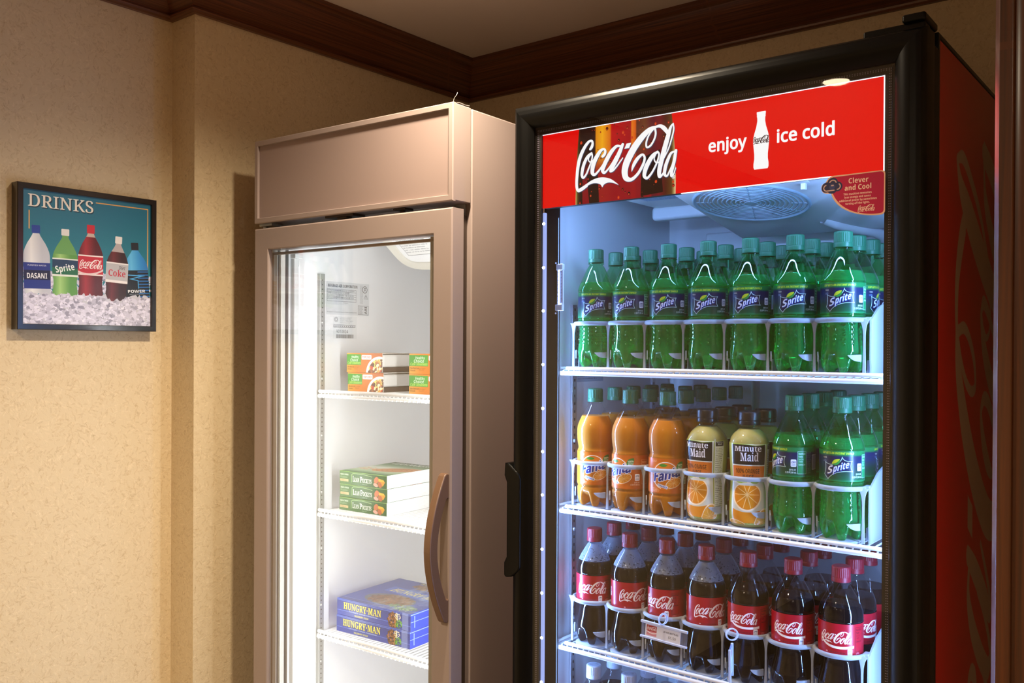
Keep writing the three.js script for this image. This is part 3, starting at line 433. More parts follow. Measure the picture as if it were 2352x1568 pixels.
TEX.dinner = canvasTex(768, 132, (c, W, H) => {
  const g = c.createLinearGradient(0, 0, 0, H); g.addColorStop(0, '#4a62b4'); g.addColorStop(0.12, '#26387e'); g.addColorStop(1, '#2c4196'); c.fillStyle = g; c.fillRect(0, 0, W, H); c.fillStyle = '#5f7fd0'; c.fillRect(0, 12, W, 3); c.fillRect(0, 92, W, 3);
  c.fillStyle = '#5a4a10'; fit(c, 'HUNGRY·MAN', 73, 81, 400, 'bold %px serif', 72); c.fillStyle = '#f4e24c'; fit(c, 'HUNGRY·MAN', 70, 78, 400, 'bold %px serif', 72); c.fillStyle = '#c8d0ea'; fit(c, 'SATISFY YOUR CRAVING', 132, 96, 300, '%px sans-serif', 15);
  c.fillStyle = '#e8d84a'; fit(c, 'SALISBURY STEAK', 190, 122, 150, 'bold %px sans-serif', 17);
  food(c, 590, 74, 52, 60, 170, ['#7a4a22', '#5c3618', '#a87034', '#3c2210']); food(c, 640, 40, 30, 34, 46, ['#f0e6c0', '#e2cf8c', '#fff6dc']); food(c, 650, 98, 34, 34, 90, ['#4e8a2c', '#6fb03c', '#2e5a1c']); c.fillStyle = 'rgba(190,196,220,0.45)'; c.fillRect(684, 0, 60, H);
});
TEX.dinnerTop = canvasTex(768, 576, (c, W, H) => {
  c.fillStyle = '#31489c'; c.fillRect(0, 0, W, H); c.fillStyle = '#2a3c84'; c.fillRect(0, H - 40, W, 40); c.fillStyle = '#6f87cc'; c.fillRect(0, H - 44, W, 4);
  c.fillStyle = '#59606a'; c.beginPath(); c.ellipse(380, 420, 240, 108, 0, 0, 7); c.fill(); food(c, 390, 420, 200, 84, 320, ['#7a4a22', '#5c3618', '#8c5c30', '#6a4a34']); food(c, 600, 500, 130, 44, 120, ['#5a8a4c', '#8aa86a', '#46703a']);
  food(c, 420, 90, 150, 56, 200, ['#6a3c1c', '#8a5a30', '#4c2c16']); food(c, 640, 110, 110, 70, 60, ['#f2ead0', '#efe2b8', '#fff8e6']);
  c.fillStyle = '#3f62c0'; c.beginPath(); c.moveTo(150, 170); c.lineTo(W, 210); c.lineTo(W, 330); c.lineTo(150, 280); c.fill(); c.fillStyle = '#f0e070'; c.save(); c.translate(190, 264); c.rotate(0.05); c.transform(1, 0, -0.3, 1, 0, 0); fit(c, 'HUNGRY·MAN', 0, 0, 540, 'bold %px serif', 90); c.restore();
  c.fillStyle = '#1e2c62'; c.fillRect(250, 8, W, 30); c.fillStyle = '#e8dc84'; fit(c, 'SALISBURY STEAK', 270, 32, 240, 'bold %px sans-serif', 24); finePrint(c, 270, 46, 260, 3, 12, '#aab8e4', 0.4);
  for (let i = 0; i < 260; i++) { c.fillStyle = `rgba(214,218,226,${rr(0.03, 0.14)})`; c.beginPath(); c.ellipse(rr(330, 760), rr(60, H), rr(4, 46), rr(8, 60), rr(-0.5, 0.5), 0, 7); c.fill(); }
});
TEX.dinnerSide = canvasTex(256, 64, (c, W, H) => { c.fillStyle = '#2c4ccc'; c.fillRect(0, 0, W, H); c.fillStyle = '#9db8f4'; c.fillRect(0, 30, W, 2); c.fillRect(0, 3, W, 3); c.fillRect(14, 10, 3, 44); });
// ---- surfaces
const PAPER = canvasTex(1024, 1024, (c, W) => {
  c.fillStyle = '#dcc8a4'; c.fillRect(0, 0, W, W);
  const stroke = (x, y, l, a, bend, col, w) => { for (const ox of [-W, 0, W]) for (const oy of [-W, 0, W]) { if (x + ox < -60 || x + ox > W + 60 || y + oy < -60 || y + oy > W + 60) continue; c.save(); c.translate(x + ox, y + oy); c.rotate(a); c.strokeStyle = col; c.lineWidth = w; c.beginPath(); c.moveTo(-l, 0); c.quadraticCurveTo(0, bend, l, 0); c.stroke(); c.restore(); } };
  for (let i = 0; i < 5200; i++) { const x = rr(0, W), y = rr(0, W), l = rr(5, 12), a = rr(0, 6.28), b = rr(3, 5.5), cols = ['rgba(140,100,56,0.12)', 'rgba(255,238,200,0.15)', 'rgba(160,122,76,0.10)']; const k = cols[i % 3]; stroke(x, y, l, a, b, k, 1.7); stroke(x, y, l, a, -b, k, 1.7); if (i % 2) stroke(x, y, l * 0.8, a, 0.5, k, 1.4); }
}, { wrap: true });
const PAPER_BUMP = canvasTex(1024, 1024, (c, W) => {
  seed = 777; c.fillStyle = '#777'; c.fillRect(0, 0, W, W);
  for (let i = 0; i < 5200; i++) { const x = rr(0, W), y = rr(0, W), l = rr(5, 12), a = rr(0, 6.28), b = rr(3, 5.5); c.save(); c.translate(x, y); c.rotate(a); c.strokeStyle = i % 2 ? 'rgba(255,255,255,0.5)' : 'rgba(0,0,0,0.45)'; c.lineWidth = 2.4; c.beginPath(); c.moveTo(-l, 0); c.quadraticCurveTo(0, b, l, 0); c.stroke(); c.beginPath(); c.moveTo(-l, 0); c.quadraticCurveTo(0, -b, l, 0); c.stroke(); c.restore(); }
}, { srgb: false, wrap: true });
const WOOD = canvasTex(1024, 512, (c, W, H) => {
  c.fillStyle = '#6b3a1e'; c.fillRect(0, 0, W, H);
  for (let i = 0; i < 900; i++) { const y = rr(0, H), v = rr(-1, 1); c.strokeStyle = v > 0 ? `rgba(150,86,44,${v * 0.16})` : `rgba(34,14,6,${-v * 0.22})`; c.lineWidth = rr(0.6, 4); c.beginPath(); const p = rr(0, 6), a = rr(2, 10); for (let x = -8; x <= W + 8; x += 32) c.lineTo(x, y + Math.sin(x * 2 * Math.PI / W + p) * a); c.stroke(); }
}, { wrap: true });
const SPECK = canvasTex(256, 256, (c, W) => { const d = c.createImageData(W, W); for (let i = 0; i < d.data.length; i += 4) { const v = 110 + rnd() * 40; d.data[i] = d.data[i + 1] = d.data[i + 2] = v; d.data[i + 3] = 255; } c.putImageData(d, 0, 0); }, { srgb: false, wrap: true });
const DIMPLE = canvasTex(512, 512, (c, W) => {   // raised dots low on the lime bottle, fine ripples elsewhere
  c.fillStyle = '#808080'; c.fillRect(0, 0, W, W);
  for (let i = 0; i < 60; i++) { c.strokeStyle = i % 2 ? 'rgba(150,150,150,0.5)' : 'rgba(100,100,100,0.5)'; c.lineWidth = rr(2, 9); const x = rr(0, W), y = rr(180, 512); c.beginPath(); c.moveTo(x, y); c.quadraticCurveTo(x + rr(-30, 30), y + 20, x + rr(-14, 14), y + rr(20, 80)); c.stroke(); }
}, { srgb: false, wrap: true });
// ---------------------------------------------------------------- the room
const CEIL = 2.4228, XW = -0.8373, XP = -0.934, ZW = -0.8307, ZJ = 0.1697;
const paperTex = PAPER.clone(); paperTex.repeat.set(1 / 0.62, 1 / 0.62);
const paperBump = PAPER_BUMP.clone(); paperBump.repeat.set(1 / 0.62, 1 / 0.62);
const woodTex = WOOD.clone(); woodTex.repeat.set(1 / 0.9, 1 / 0.42);
const speck = SPECK.clone(); speck.repeat.set(7, 7);
const M = {
  paper: std({ map: paperTex, bumpMap: paperBump, bumpScale: 0.0005, roughness: 0.62 }),
  ceiling: std({ color: '#e6d8cc', roughness: 0.95, bumpMap: speck, bumpScale: 0.0004 }),
  wood: phys({ map: woodTex, roughness: 0.42, clearcoat: 0.5, clearcoatRoughness: 0.25 }),
  casing: phys({ map: woodTex, color: '#dcc478', roughness: 0.4, clearcoat: 0.8, clearcoatRoughness: 0.2 }),
  floor: std({ color: '#6a5a48', roughness: 0.5, bumpMap: speck, bumpScale: 0.0004 }),
};
structure('floor', planarUV(box(-1.1, 2.8, -0.1, 0, -1.0, 4.2)), M.floor);
structure('ceiling', planarUV(box(-1.1, 2.8, CEIL, CEIL + 0.1, -1.0, 4.2)), M.ceiling);
structure('wall_left', planarUV(merge([box(-1.08, XW, 0, CEIL, -0.95, ZJ), box(-1.08, XP, 0, CEIL, ZJ, 4.1)])), M.paper);
structure('wall_back', planarUV(box(XW, 1.1, 0, CEIL, -0.95, ZW)), M.paper);
structure('wall_right', planarUV(box(0.985, 1.1, 0, CEIL, ZW, 0.40)), M.paper);
structure('wall_front', planarUV(box(0.953, 2.7, 0, CEIL, 0.40, 0.484)), M.paper);
structure('wall_east', planarUV(box(2.6, 2.7, 0, CEIL, 0.484, 4.1)), M.paper);
structure('wall_south', planarUV(box(XP, 2.7, 0, CEIL, 4.0, 4.1)), M.paper);
// wooden crown moulding, one length per wall
const CROWN = [[0, 2.3209], [0.010, 2.3209], [0.0165, 2.3245], [0.018, 2.3290], [0.0150, 2.3335], [0.0120, 2.3360], [0.0150, 2.3385], [0.0240, 2.3430], [0.0460, 2.3610], [0.0720, 2.3860], [0.0860, 2.4000], [0.0890, 2.4045], [0.0960, 2.4060], [0.1020, 2.4085], [0.1062, 2.4130], [0.1062, 2.4225], [0, 2.4225]];
const crownPath = [[XP, 4.0], [XP, ZJ], [XW, ZJ], [XW, ZW], [0.985, ZW], [0.985, 0.40]];
for (let i = 0; i < 5; i++) structure('trim_' + (i + 1), sweep(crownPath, CROWN, i), M.wood);
// the wooden end of the wall on the right: jamb board, rounded casing with a stepped face
const casing = new THREE.Group(); casing.name = 'trim_6'; casing.userData.kind = 'structure'; scene.add(casing);
const CX = 0.9411, caseShape = new THREE.Shape();
caseShape.moveTo(CX, 0.40); caseShape.lineTo(CX, 0.4900); caseShape.quadraticCurveTo(CX + 0.0022, 0.4962, CX + 0.0052, 0.5); caseShape.lineTo(CX + 0.0152, 0.5); caseShape.quadraticCurveTo(CX + 0.0166, 0.4998, CX + 0.0168, 0.4986); caseShape.lineTo(CX + 0.0172, 0.4952); caseShape.quadraticCurveTo(CX + 0.05, 0.4962, CX + 0.085, 0.4935); caseShape.lineTo(CX + 0.09, 0.4842); caseShape.lineTo(CX + 0.0122, 0.4842); caseShape.lineTo(CX + 0.0122, 0.40); caseShape.closePath();
{
  const g = new THREE.ExtrudeGeometry(caseShape, { depth: CEIL - 0.002, bevelEnabled: false, curveSegments: 8 }); g.rotateX(-Math.PI / 2); g.scale(1, 1, -1); // shape (x, z) raised along y
  const q = clean(g), ix = q.attributes.position, uvA = q.attributes.uv;
  for (let i = 0; i < ix.count; i += 3) for (const a of ['position', 'normal', 'uv']) { const A = q.attributes[a], s = A.itemSize; for (let k = 0; k < s; k++) { const t = A.array[(i + 1) * s + k]; A.array[(i + 1) * s + k] = A.array[(i + 2) * s + k]; A.array[(i + 2) * s + k] = t; } }
  q.deleteAttribute('normal'); q.computeVertexNormals();
  for (let i = 0; i < ix.count; i++) uvA.setXY(i, ix.getY(i), ix.getX(i) + ix.getZ(i));
  part(casing, 'casing_board', toCreasedNormals(q, 0.5), M.casing);
}
// recessed ceiling lamps (above the frame; one shows mirrored in the cooler's glass, the last two are added for fill)
const lampGlow = std({ color: 0x111111, emissive: new THREE.Color().setRGB(1, 0.8, 0.52), emissiveIntensity: 18 });
const lampTrim = std({ color: '#d8d0c4', roughness: 0.4 });
const LAMPLABEL = ['round recessed ceiling lamp above the gap in front of the white freezer', 'round recessed ceiling lamp mirrored in the red sign of the drinks cooler', 'round recessed ceiling lamp in the hall to the right of the camera', 'round recessed ceiling lamp in the hall far behind the camera'];
DOWNLIGHTS.forEach(([x, z], i) => {
  const t = thing('ceiling_lamp', LAMPLABEL[i], 'lamp', [x, CEIL, z]);
  part(t, 'trim_ring', revolve(7, 48, (k) => [[0.043, 0], [0.044, -0.004], [0.055, -0.008], [0.070, -0.006], [0.074, -0.003], [0.075, 0], [0.043, 0]][k]), lampTrim);
  part(t, 'lamp_glass', revolve(6, 40, (k) => [[0, -0.0105], [0.018, -0.0100], [0.030, -0.0085], [0.038, -0.006], [0.042, -0.003], [0.042, -0.0005]][k]), lampGlow);
});
// ---------------------------------------------------------------- framed print on the left wall
{
  const x = XP, y0 = 1.5590, y1 = 1.8735, z0 = 0.2270, z1 = 0.5450, cz = (z0 + z1) / 2, cy = (y0 + y1) / 2;
  const t = thing('framed_print', 'square black framed print of five drink bottles on ice, headed DRINKS, on the left wall', 'picture', [x, cy, cz], Math.PI / 2);
  const W2 = (z1 - z0) / 2, H2 = (y1 - y0) / 2, blackFrame = phys({ color: '#120d0c', roughness: 0.28, clearcoat: 0.6, clearcoatRoughness: 0.15 });
  for (const g of mitred(-W2, W2, -H2, H2, [[0, 0.0005], [0, 0.0275], [0.0012, 0.0288], [0.0115, 0.0288], [0.0125, 0.0276], [0.0128, 0.0235], [0.0128, 0.0005]])) part(t, 'frame_rail', g, blackFrame);
  part(t, 'backing_board', box(-W2 + 0.0128, W2 - 0.0128, -H2 + 0.0128, H2 - 0.0128, 0.001, 0.0225), paint('#2a2522', 0.8));
  part(t, 'print', new THREE.PlaneGeometry(2 * W2 - 0.0252, 2 * H2 - 0.0252).translate(0, 0, 0.0231), phys({ map: TEX.poster, roughness: 0.35, clearcoat: 0.25, clearcoatRoughness: 0.3 }));
}
// ---------------------------------------------------------------- bottles
const foot = spline([[0.0001, 8], [10, 7], [18, 3.2], [25, 0.3], [29, 0.8], [33, 7], [35.6, 18], [36.4, 30], [36.2, 38]], 22);
const valley = spline([[0.0001, 9], [8, 11], [17, 17], [25, 22.5], [30, 26.5], [33.6, 30], [35.4, 33.5], [36.1, 36], [36.2, 38]], 22);
function petBody(upper, nUp, seg, scaleY, shrink = 0, cut = 1e9, lid = false) {   // five-footed base, then a profile in mm; cut: stop at a height (mm)
  let up = spline(upper, nUp).filter((p) => p[1] <= cut);
  if (cut < 1e8) { const all = spline(upper, nUp), k = all.findIndex((p) => p[1] > cut); if (k > 0) { const a = all[k - 1], b = all[k], t = (cut - a[1]) / (b[1] - a[1]); up.push([a[0] + (b[0] - a[0]) * t, cut]); } if (lid) { const r = up[up.length - 1][0]; up.push([r - 0.4, cut + 0.15], [r * 0.6, cut + 0.1], [0.0001, cut]); } }
  const nb = foot.length, rows = nb + up.length - 1;
  return revolve(rows, seg, (i, th) => {
    let r, y;
    if (i < nb) { const w = smooth(0.12, 0.8, 0.5 + 0.5 * Math.cos(5 * th)), a = valley[i], b = foot[i]; r = a[0] + (b[0] - a[0]) * w; y = a[1] + (b[1] - a[1]) * w; const k = smooth(nb * 0.8, nb - 1, i); r += (up[0][0] - 36.2) * k; y += (up[0][1] - 38) * k; } else [r, y] = up[i - nb + 1];
    return [Math.max(0.00005, (r - shrink * smooth(2, 20, r)) / 1000), (y + (y < 12 ? shrink : 0)) * scaleY / 1000];
  });
}
const NECKTOP = [[16.2, 209.6], [16.3, 210.6], [16.2, 211.4], [13.2, 211.8], [12.8, 216], [12.8, 222]];
const LIME_P = [[36.2, 38], [35.4, 46], [34.0, 58], [33.5, 70], [34.2, 82], [36.0, 92], [36.8, 96.5], [36.7, 98.5], [36.2, 99.5], [36.1, 126], [36.2, 152], [36.8, 153.5], [36.7, 157], [35.3, 163], [31.6, 172], [26.2, 184], [20.8, 196], [16.4, 204], [14.0, 207.6], [13.6, 208.8], ...NECKTOP];
const COLA_P = [[36.2, 38], [35.0, 45], [32.4, 56], [30.6, 67], [30.4, 75], [32.2, 82], [35.4, 88], [36.5, 90], [36.2, 91.5], [36.1, 120], [36.2, 147], [36.7, 148.5], [36.8, 155], [36.0, 163], [33.0, 173], [28.0, 184], [22.4, 194], [17.6, 202], [14.6, 206.6], [13.7, 208.8], ...NECKTOP];
const ORANGE_P = [[36.2, 38], [34.9, 40.5], [34.6, 42], [35.8, 44], [36.1, 45], [36.0, 80], [36.1, 112], [35.8, 113], [34.6, 117], [34.5, 121], [35.8, 128], [37.0, 140], [37.2, 152], [36.0, 163], [32.6, 173], [26.8, 185], [20.6, 196], [16.2, 203.6], [14.0, 207.4], [13.7, 208.8], ...NECKTOP];
const petCap = () => {
  const pts = [[0.0001, 0], [9, 0], [12.6, -0.1], [14.6, -0.7], [15.3, -2.2], [15.4, -4], [15.5, -18], [15.6, -19], [15.2, -19.4], [15.2, -20.2], [15.8, -20.6], [15.9, -27], [15.2, -27.4], [13, -27.4]];
  return revolve(pts.length, 132, (i, th) => { const [r, y] = pts[i], k = i >= 5 && i <= 6 ? 0.45 * (Math.cos(33 * th) > 0 ? 0 : -1) : 0; return [(r + k) / 1000, (240 + y) / 1000]; });
};
const CAPG = petCap(), CAPDISC = new THREE.CircleGeometry(0.0125, 28).rotateX(-Math.PI / 2).translate(0, 0.2402, 0);
const sleeve = (r, y0, y1, seg = 64) => revolve(2, seg, (i) => [r / 1000, (i ? y1 : y0) / 1000]);
const dimple = DIMPLE.clone();
const shellMat = (rgb, rough = 0.03, o = {}) => phys({ color: new THREE.Color().setRGB(...rgb), roughness: rough, metalness: 0, transmission: 1, thickness: 0, ior: 1.5, ...o });
const B = {
  greenShell: shellMat([0.42, 0.93, 0.62], 0.03, { bumpMap: dimple, bumpScale: 0.0016 }),
  dotShell: phys({ color: new THREE.Color().setRGB(0.62, 1, 0.72), roughness: 0.02, transmission: 1, thickness: 0.004, ior: 1.5 }), clearShell: shellMat([0.93, 0.95, 0.97], 0.03, { specularIntensity: 0.65 }), darkShell: shellMat([0.75, 0.75, 0.78], 0.03),
  frost: phys({ map: canvasTex(256, 128, (c, W, H) => { c.fillStyle = '#b4bcca'; c.fillRect(0, 0, W, H); for (let i = 0; i < 150; i++) { c.fillStyle = i % 4 ? '#3c4048' : '#e8ecf4'; c.beginPath(); c.ellipse(rr(0, W), H - rnd() * rnd() * H, rr(0.6, 2.4), rr(1.2, 4.5), 0, 0, 7); c.fill(); } }), roughness: 0.6, transmission: 0.8, thickness: 0 }),
  lime: phys({ color: new THREE.Color().setRGB(0.06, 0.82, 0.36), roughness: 0.02, transmission: 0.85, thickness: 0.05, ior: 1.33, attenuationColor: new THREE.Color().setRGB(0.05, 0.82, 0.27), attenuationDistance: 0.26, bumpMap: dimple, bumpScale: 0.003 }),
  orange: phys({ color: new THREE.Color().setRGB(0.72, 0.24, 0.001), specularIntensity: 0.3, roughness: 0.55, transmission: 0.35, thickness: 0 }),
  cola: phys({ color: new THREE.Color().setRGB(0.005, 0.003, 0.003), roughness: 0.1, specularIntensity: 0.25 }),
  juice: phys({ color: new THREE.Color().setRGB(0.38, 0.33, 0.08), roughness: 0.5 }),
  greenCap: paint('#146040', 0.42), redCap: paint('#7c0c20', 0.42), whiteCap: paint('#a8aebc', 0.42), darkCap: paint('#17191d', 0.32),
  greenDisc: std({ map: TEX.capTop, color: '#176a46', roughness: 0.45 }), redDisc: std({ map: TEX.capTop, color: '#8e0f24', roughness: 0.45 }), whiteDisc: std({ map: TEX.capTop, color: '#aab2c0', roughness: 0.45 }),
  limeLabel: phys({ map: TEX.lime, roughness: 0.3, transmission: 0.22, thickness: 0 }), orangeLabel: std({ map: TEX.orange, roughness: 0.3 }), juiceLabel: std({ map: TEX.juice, roughness: 0.28 }),
  colaLabel: [0, 1].map((i) => std({ map: TEX.cola[i], roughness: 0.3 })),
};
const SEG = 80;
const GEO = {
  lime: [petBody(LIME_P, 60, SEG, 1), petBody(LIME_P, 60, SEG, 1, 0.5, 172, true), sleeve(36.75, 100, 151)],
  cola: [petBody(COLA_P, 60, SEG, 1), petBody(COLA_P, 60, SEG, 1, 0.5, 173, true), sleeve(36.75, 92, 146.5)],
  orange: [petBody(ORANGE_P, 60, SEG, 1), petBody(ORANGE_P, 60, SEG, 1, 0.5, 184, true), sleeve(36.7, 45.5, 112)],
};
GEO.frost = (() => { const up = spline(COLA_P, 60).filter((p) => p[1] > 173.5 && p[1] < 209); return revolve(up.length, 48, (i) => [(up[i][0] - 0.7) / 1000, up[i][1] / 1000]); })();
function pet(name, geo, shell, liquid, label, cap, disc) {
  const t = new THREE.Group(); t.name = name;
  part(t, 'bottle_wall', geo[0], shell); part(t, 'drink', geo[1], liquid); part(t, 'wrap_label', geo[2], label);
  const k = part(t, 'screw_cap', CAPG, cap); part(k, 'cap_print', CAPDISC, disc);
  return t;
}
// square-shouldered juice bottle, 208 mm
const squarish = (th, n) => Math.pow(Math.pow(Math.abs(Math.cos(th)), n) + Math.pow(Math.abs(Math.sin(th)), n), -1 / n);
const JP = spline([[0.0001, 3], [18, 2.5], [27, 0.2], [31, 1.4], [33.4, 6], [34.4, 14], [34.2, 40], [33.0, 66], [32.2, 84], [32.6, 96], [34.2, 124], [35.0, 144], [34.8, 151], [33.2, 158], [29.4, 165], [24, 171], [19.4, 175], [17.6, 178], [17.2, 182], [17.2, 190]], 60);
const juiceR = (r, y, th) => r * (1 + (squarish(th, 3.4) - 1) * 0.62 * smooth(4, 24, y) * (1 - smooth(146, 172, y)));
const JG = {
  wall: revolve(JP.length, 72, (i, th) => [juiceR(JP[i][0], JP[i][1], th) / 1000, JP[i][1] / 1000]),
  drink: (() => { const p = JP.filter((q) => q[1] < 176), r = p[p.length - 1][0]; p.push([r * 0.5, 176], [0.0001, 176]); return revolve(p.length, 72, (i, th) => [Math.max(0.00005, juiceR(p[i][0] - 0.6 * smooth(2, 20, p[i][0]), p[i][1], th) / 1000), (p[i][1] + (p[i][1] < 8 ? 0.6 : 0)) / 1000]); })(),
  label: (() => { const p = JP.filter((q) => q[1] > 6 && q[1] < 153); return revolve(p.length, 72, (i, th) => [(juiceR(p[i][0], p[i][1], th) + 0.45) / 1000, p[i][1] / 1000]); })(),
  cap: (() => { const c = [[0.0001, 208], [14, 208], [17.6, 207.6], [19.2, 206], [19.6, 203], [19.7, 192], [19.7, 191], [19.2, 190.6], [19.2, 189.6], [19.9, 189], [20, 183.4], [19, 183], [16, 183]]; return revolve(c.length, 96, (i, th) => [(c[i][0] + (i > 3 && i < 6 ? 0.18 * Math.cos(48 * th) : 0)) / 1000, c[i][1] / 1000]); })(),
};
function juiceBottle() {
  const t = new THREE.Group(); t.name = 'juice_bottle';
  part(t, 'bottle_wall', JG.wall, B.clearShell); part(t, 'drink', JG.drink, B.juice); part(t, 'wrap_label', JG.label, B.juiceLabel); part(t, 'screw_cap', JG.cap, B.darkCap);
  return t;
}
const KIND = {
  lime: pet('soda_bottle', GEO.lime, B.greenShell, B.lime, B.limeLabel, B.greenCap, B.greenDisc),
  orange: pet('soda_bottle', GEO.orange, B.clearShell, B.orange, B.orangeLabel, B.greenCap, B.greenDisc),
  cola: pet('soda_bottle', GEO.cola, B.clearShell, B.cola, B.colaLabel[1], B.redCap, B.redDisc),
  colaFrost: pet('soda_bottle', GEO.cola, B.clearShell, B.cola, B.colaLabel[0], B.redCap, B.redDisc),
  diet: pet('soda_bottle', GEO.cola, B.darkShell, B.cola, B.colaLabel[0], B.whiteCap, B.whiteDisc),
  juice: juiceBottle(),
};
{ // rows of raised dots low on the green bottle
  const dots = []; for (let j = 0; j < 14; j++) for (let i = 0; i < 6; i++) { const a = j / 14 * 6.2832, y = 48 + i * 8.2, r = (y < 58 ? 35.1 : y < 75 ? 33.7 : 35.0) - 0.6; dots.push(new THREE.SphereGeometry(0.0030, 12, 8).scale(1, 1, 0.75).translate(0, y / 1000, r / 1000).rotateY(a)); }
  part(KIND.lime, 'grip_dot_row', dots, B.dotShell, { kind: 'stuff' });
}
part(KIND.colaFrost, 'condensation', GEO.frost, B.frost);
const ORD = ['first', 'second', 'third', 'fourth', 'fifth', 'sixth', 'seventh'];
const LANE_X = (i) => 0.0945 + 0.0833 * i, ROW_Z = (k) => -0.1605 - 0.0765 * k;
const SHELF_Y = [1.480, 1.1985, 0.9185, 0.638], LIFT = 0.0070;
let bottleUsed = {};
function placeBottle(kind, shelf, lane, row, turn) {
  const src = KIND[kind], o = bottleUsed[kind] ? src.clone() : src; bottleUsed[kind] = 1;
  o.name = numbered(kind === 'juice' ? 'juice_bottle' : 'soda_bottle'); scene.add(o);
  const x = LANE_X(lane) + (row ? rr(-0.0012, 0.0012) : 0), z = ROW_Z(row) + (row ? rr(-0.001, 0.001) : 0);
  o.position.set(x, SHELF_Y[shelf] + LIFT, z); o.rotation.y = turn; o.scale.y = { lime: 1, orange: 0.99, cola: 0.967, colaFrost: 0.967, diet: 0.967, juice: 1 }[kind];
  const where = `${ORD[lane]} lane from left, ${row ? ORD[row] + ' from front' : 'front bottle'}`;
  const what = { lime: `green soda bottle on the ${shelf ? 'second' : 'top'} shelf, `, orange: 'orange soda bottle on the second shelf, ', cola: 'red-capped cola bottle on the third shelf, ', colaFrost: 'red-capped cola bottle on the third shelf, ', diet: 'white-capped dark soda bottle on the bottom shelf, ', juice: 'dark-capped orange juice bottle on the second shelf, ' }[kind];
  const group = { lime: shelf ? 'green soda bottles on the second shelf' : 'green soda bottles on the top shelf', orange: 'orange soda bottles on the second shelf', cola: 'cola bottles on the third shelf', colaFrost: 'cola bottles on the third shelf', diet: 'white-capped bottles on the bottom shelf', juice: 'orange juice bottles on the second shelf' }[kind];
  tag(o, what + where, 'bottle', group);
}
const facing = (lane, row) => Math.atan2(camera.position.x - LANE_X(lane), camera.position.z - ROW_Z(row));
const T_LIME = [-0.10, -0.42, -0.2, -0.12, -0.12, -0.1, -0.1];
for (let l = 0; l < 7; l++) for (let k = 0; k < 6; k++) placeBottle('lime', 0, l, k, facing(l, k) + (k ? rr(-2.4, 2.4) : T_LIME[l] + 0.16));
if (1) {
  const tf = [0.02, -0.62, 0.05]; for (let l = 0; l < 3; l++) for (let k = 0; k < 5; k++) placeBottle('orange', 1, l, k, facing(l, k) + (k ? rr(-2, 2) : tf[l]));
  placeBottle('juice', 1, 3, 0, facing(3, 0) - 0.55); placeBottle('juice', 1, 3, 1, 0.0); placeBottle('juice', 1, 3, 2, 0.0); placeBottle('juice', 1, 4, 0, facing(4, 0) + 0.0); placeBottle('juice', 1, 4, 1, 0.0);
  const ts = [-0.85, 0.02]; for (let l = 5; l < 7; l++) for (let k = 0; k < 4; k++) placeBottle('lime', 1, l, k, facing(l, k) + (k ? rr(0.8, 2.2) : ts[l - 5]));
  const tc = [-0.18, 0.28, -0.52, 0.22, -0.16, -0.12, -0.1]; for (let l = 0; l < 7; l++) for (let k = 0; k < 3; k++) placeBottle(l < 4 ? 'colaFrost' : 'cola', 2, l, k, facing(l, k) + (k ? (l === 6 && k === 1 ? 0.75 : rr(-2, 2)) : tc[l]));
  for (let l = 0; l < 3; l++) for (let k = 0; k < 2; k++) placeBottle('diet', 3, l, k, facing(l, k) + rr(-0.5, 0.5));
}
// ---------------------------------------------------------------- drinks cooler (its door is the plane z = 0)
const DW = 0.762, DT = 2.0, DB = 0.13;
const C = {
  black: phys({ color: '#070707', specularIntensity: 0.38, roughness: 0.32, bumpMap: speck, bumpScale: 0.00015, clearcoat: 0.1, clearcoatRoughness: 0.3 }),
  blackMatt: paint('#0c0b0b', 0.55), blackGloss: phys({ color: '#0a0a0d', roughness: 0.12, clearcoat: 0.6, clearcoatRoughness: 0.06 }),
  red: phys({ color: '#a80c0e', roughness: 0.4, clearcoat: 0.3, clearcoatRoughness: 0.25 }), redPrint: phys({ map: TEX.side, roughness: 0.4, clearcoat: 0.3, clearcoatRoughness: 0.25 }),
  liner: paint('#d2d6d8', 0.42), white: paint('#dfe2e4', 0.35), wire: phys({ color: '#e2e4e6', roughness: 0.3, clearcoat: 0.4 }), steel: std({ color: '#b8bcc0', roughness: 0.32, metalness: 0.85 }),
  glass: phys({ color: 0xffffff, roughness: 0.0, transmission: 1, thickness: 0, ior: 1.45 }),
  flange: phys({ color: '#040406', roughness: 0.5, specularIntensity: 0.3 }), frit: std({ map: TEX.dots, roughness: 0.3 }), rack: phys({ color: '#c2cad2', roughness: 0.5, transmission: 0.5, thickness: 0 }),
  sign: std({ color: 0x050505, roughness: 0.25, emissive: 0xffffff, emissiveMap: TEX.sign, emissiveIntensity: 1.0 }),
  edge: std({ color: 0x111111, emissive: new THREE.Color().setRGB(0.8, 0.9, 1.0), emissiveIntensity: 1.7 }),
  led: std({ color: 0x222222, emissive: new THREE.Color().setRGB(0.62, 0.78, 1.0), emissiveIntensity: 26 }),
  lens: std({ color: 0x20283c, roughness: 0.15, emissive: new THREE.Color().setRGB(0.40, 0.50, 1.0), emissiveIntensity: 0.9 }),
};
const cooler = thing('drinks_cooler', 'tall drinks cooler with black framed glass door, lit red sign and red side', 'cooler', [0, 0, 0]);
const CZ = -0.092, CXR = 0.7585, CXL = 0.0035, CT = 2.0106, CBK = -0.765;
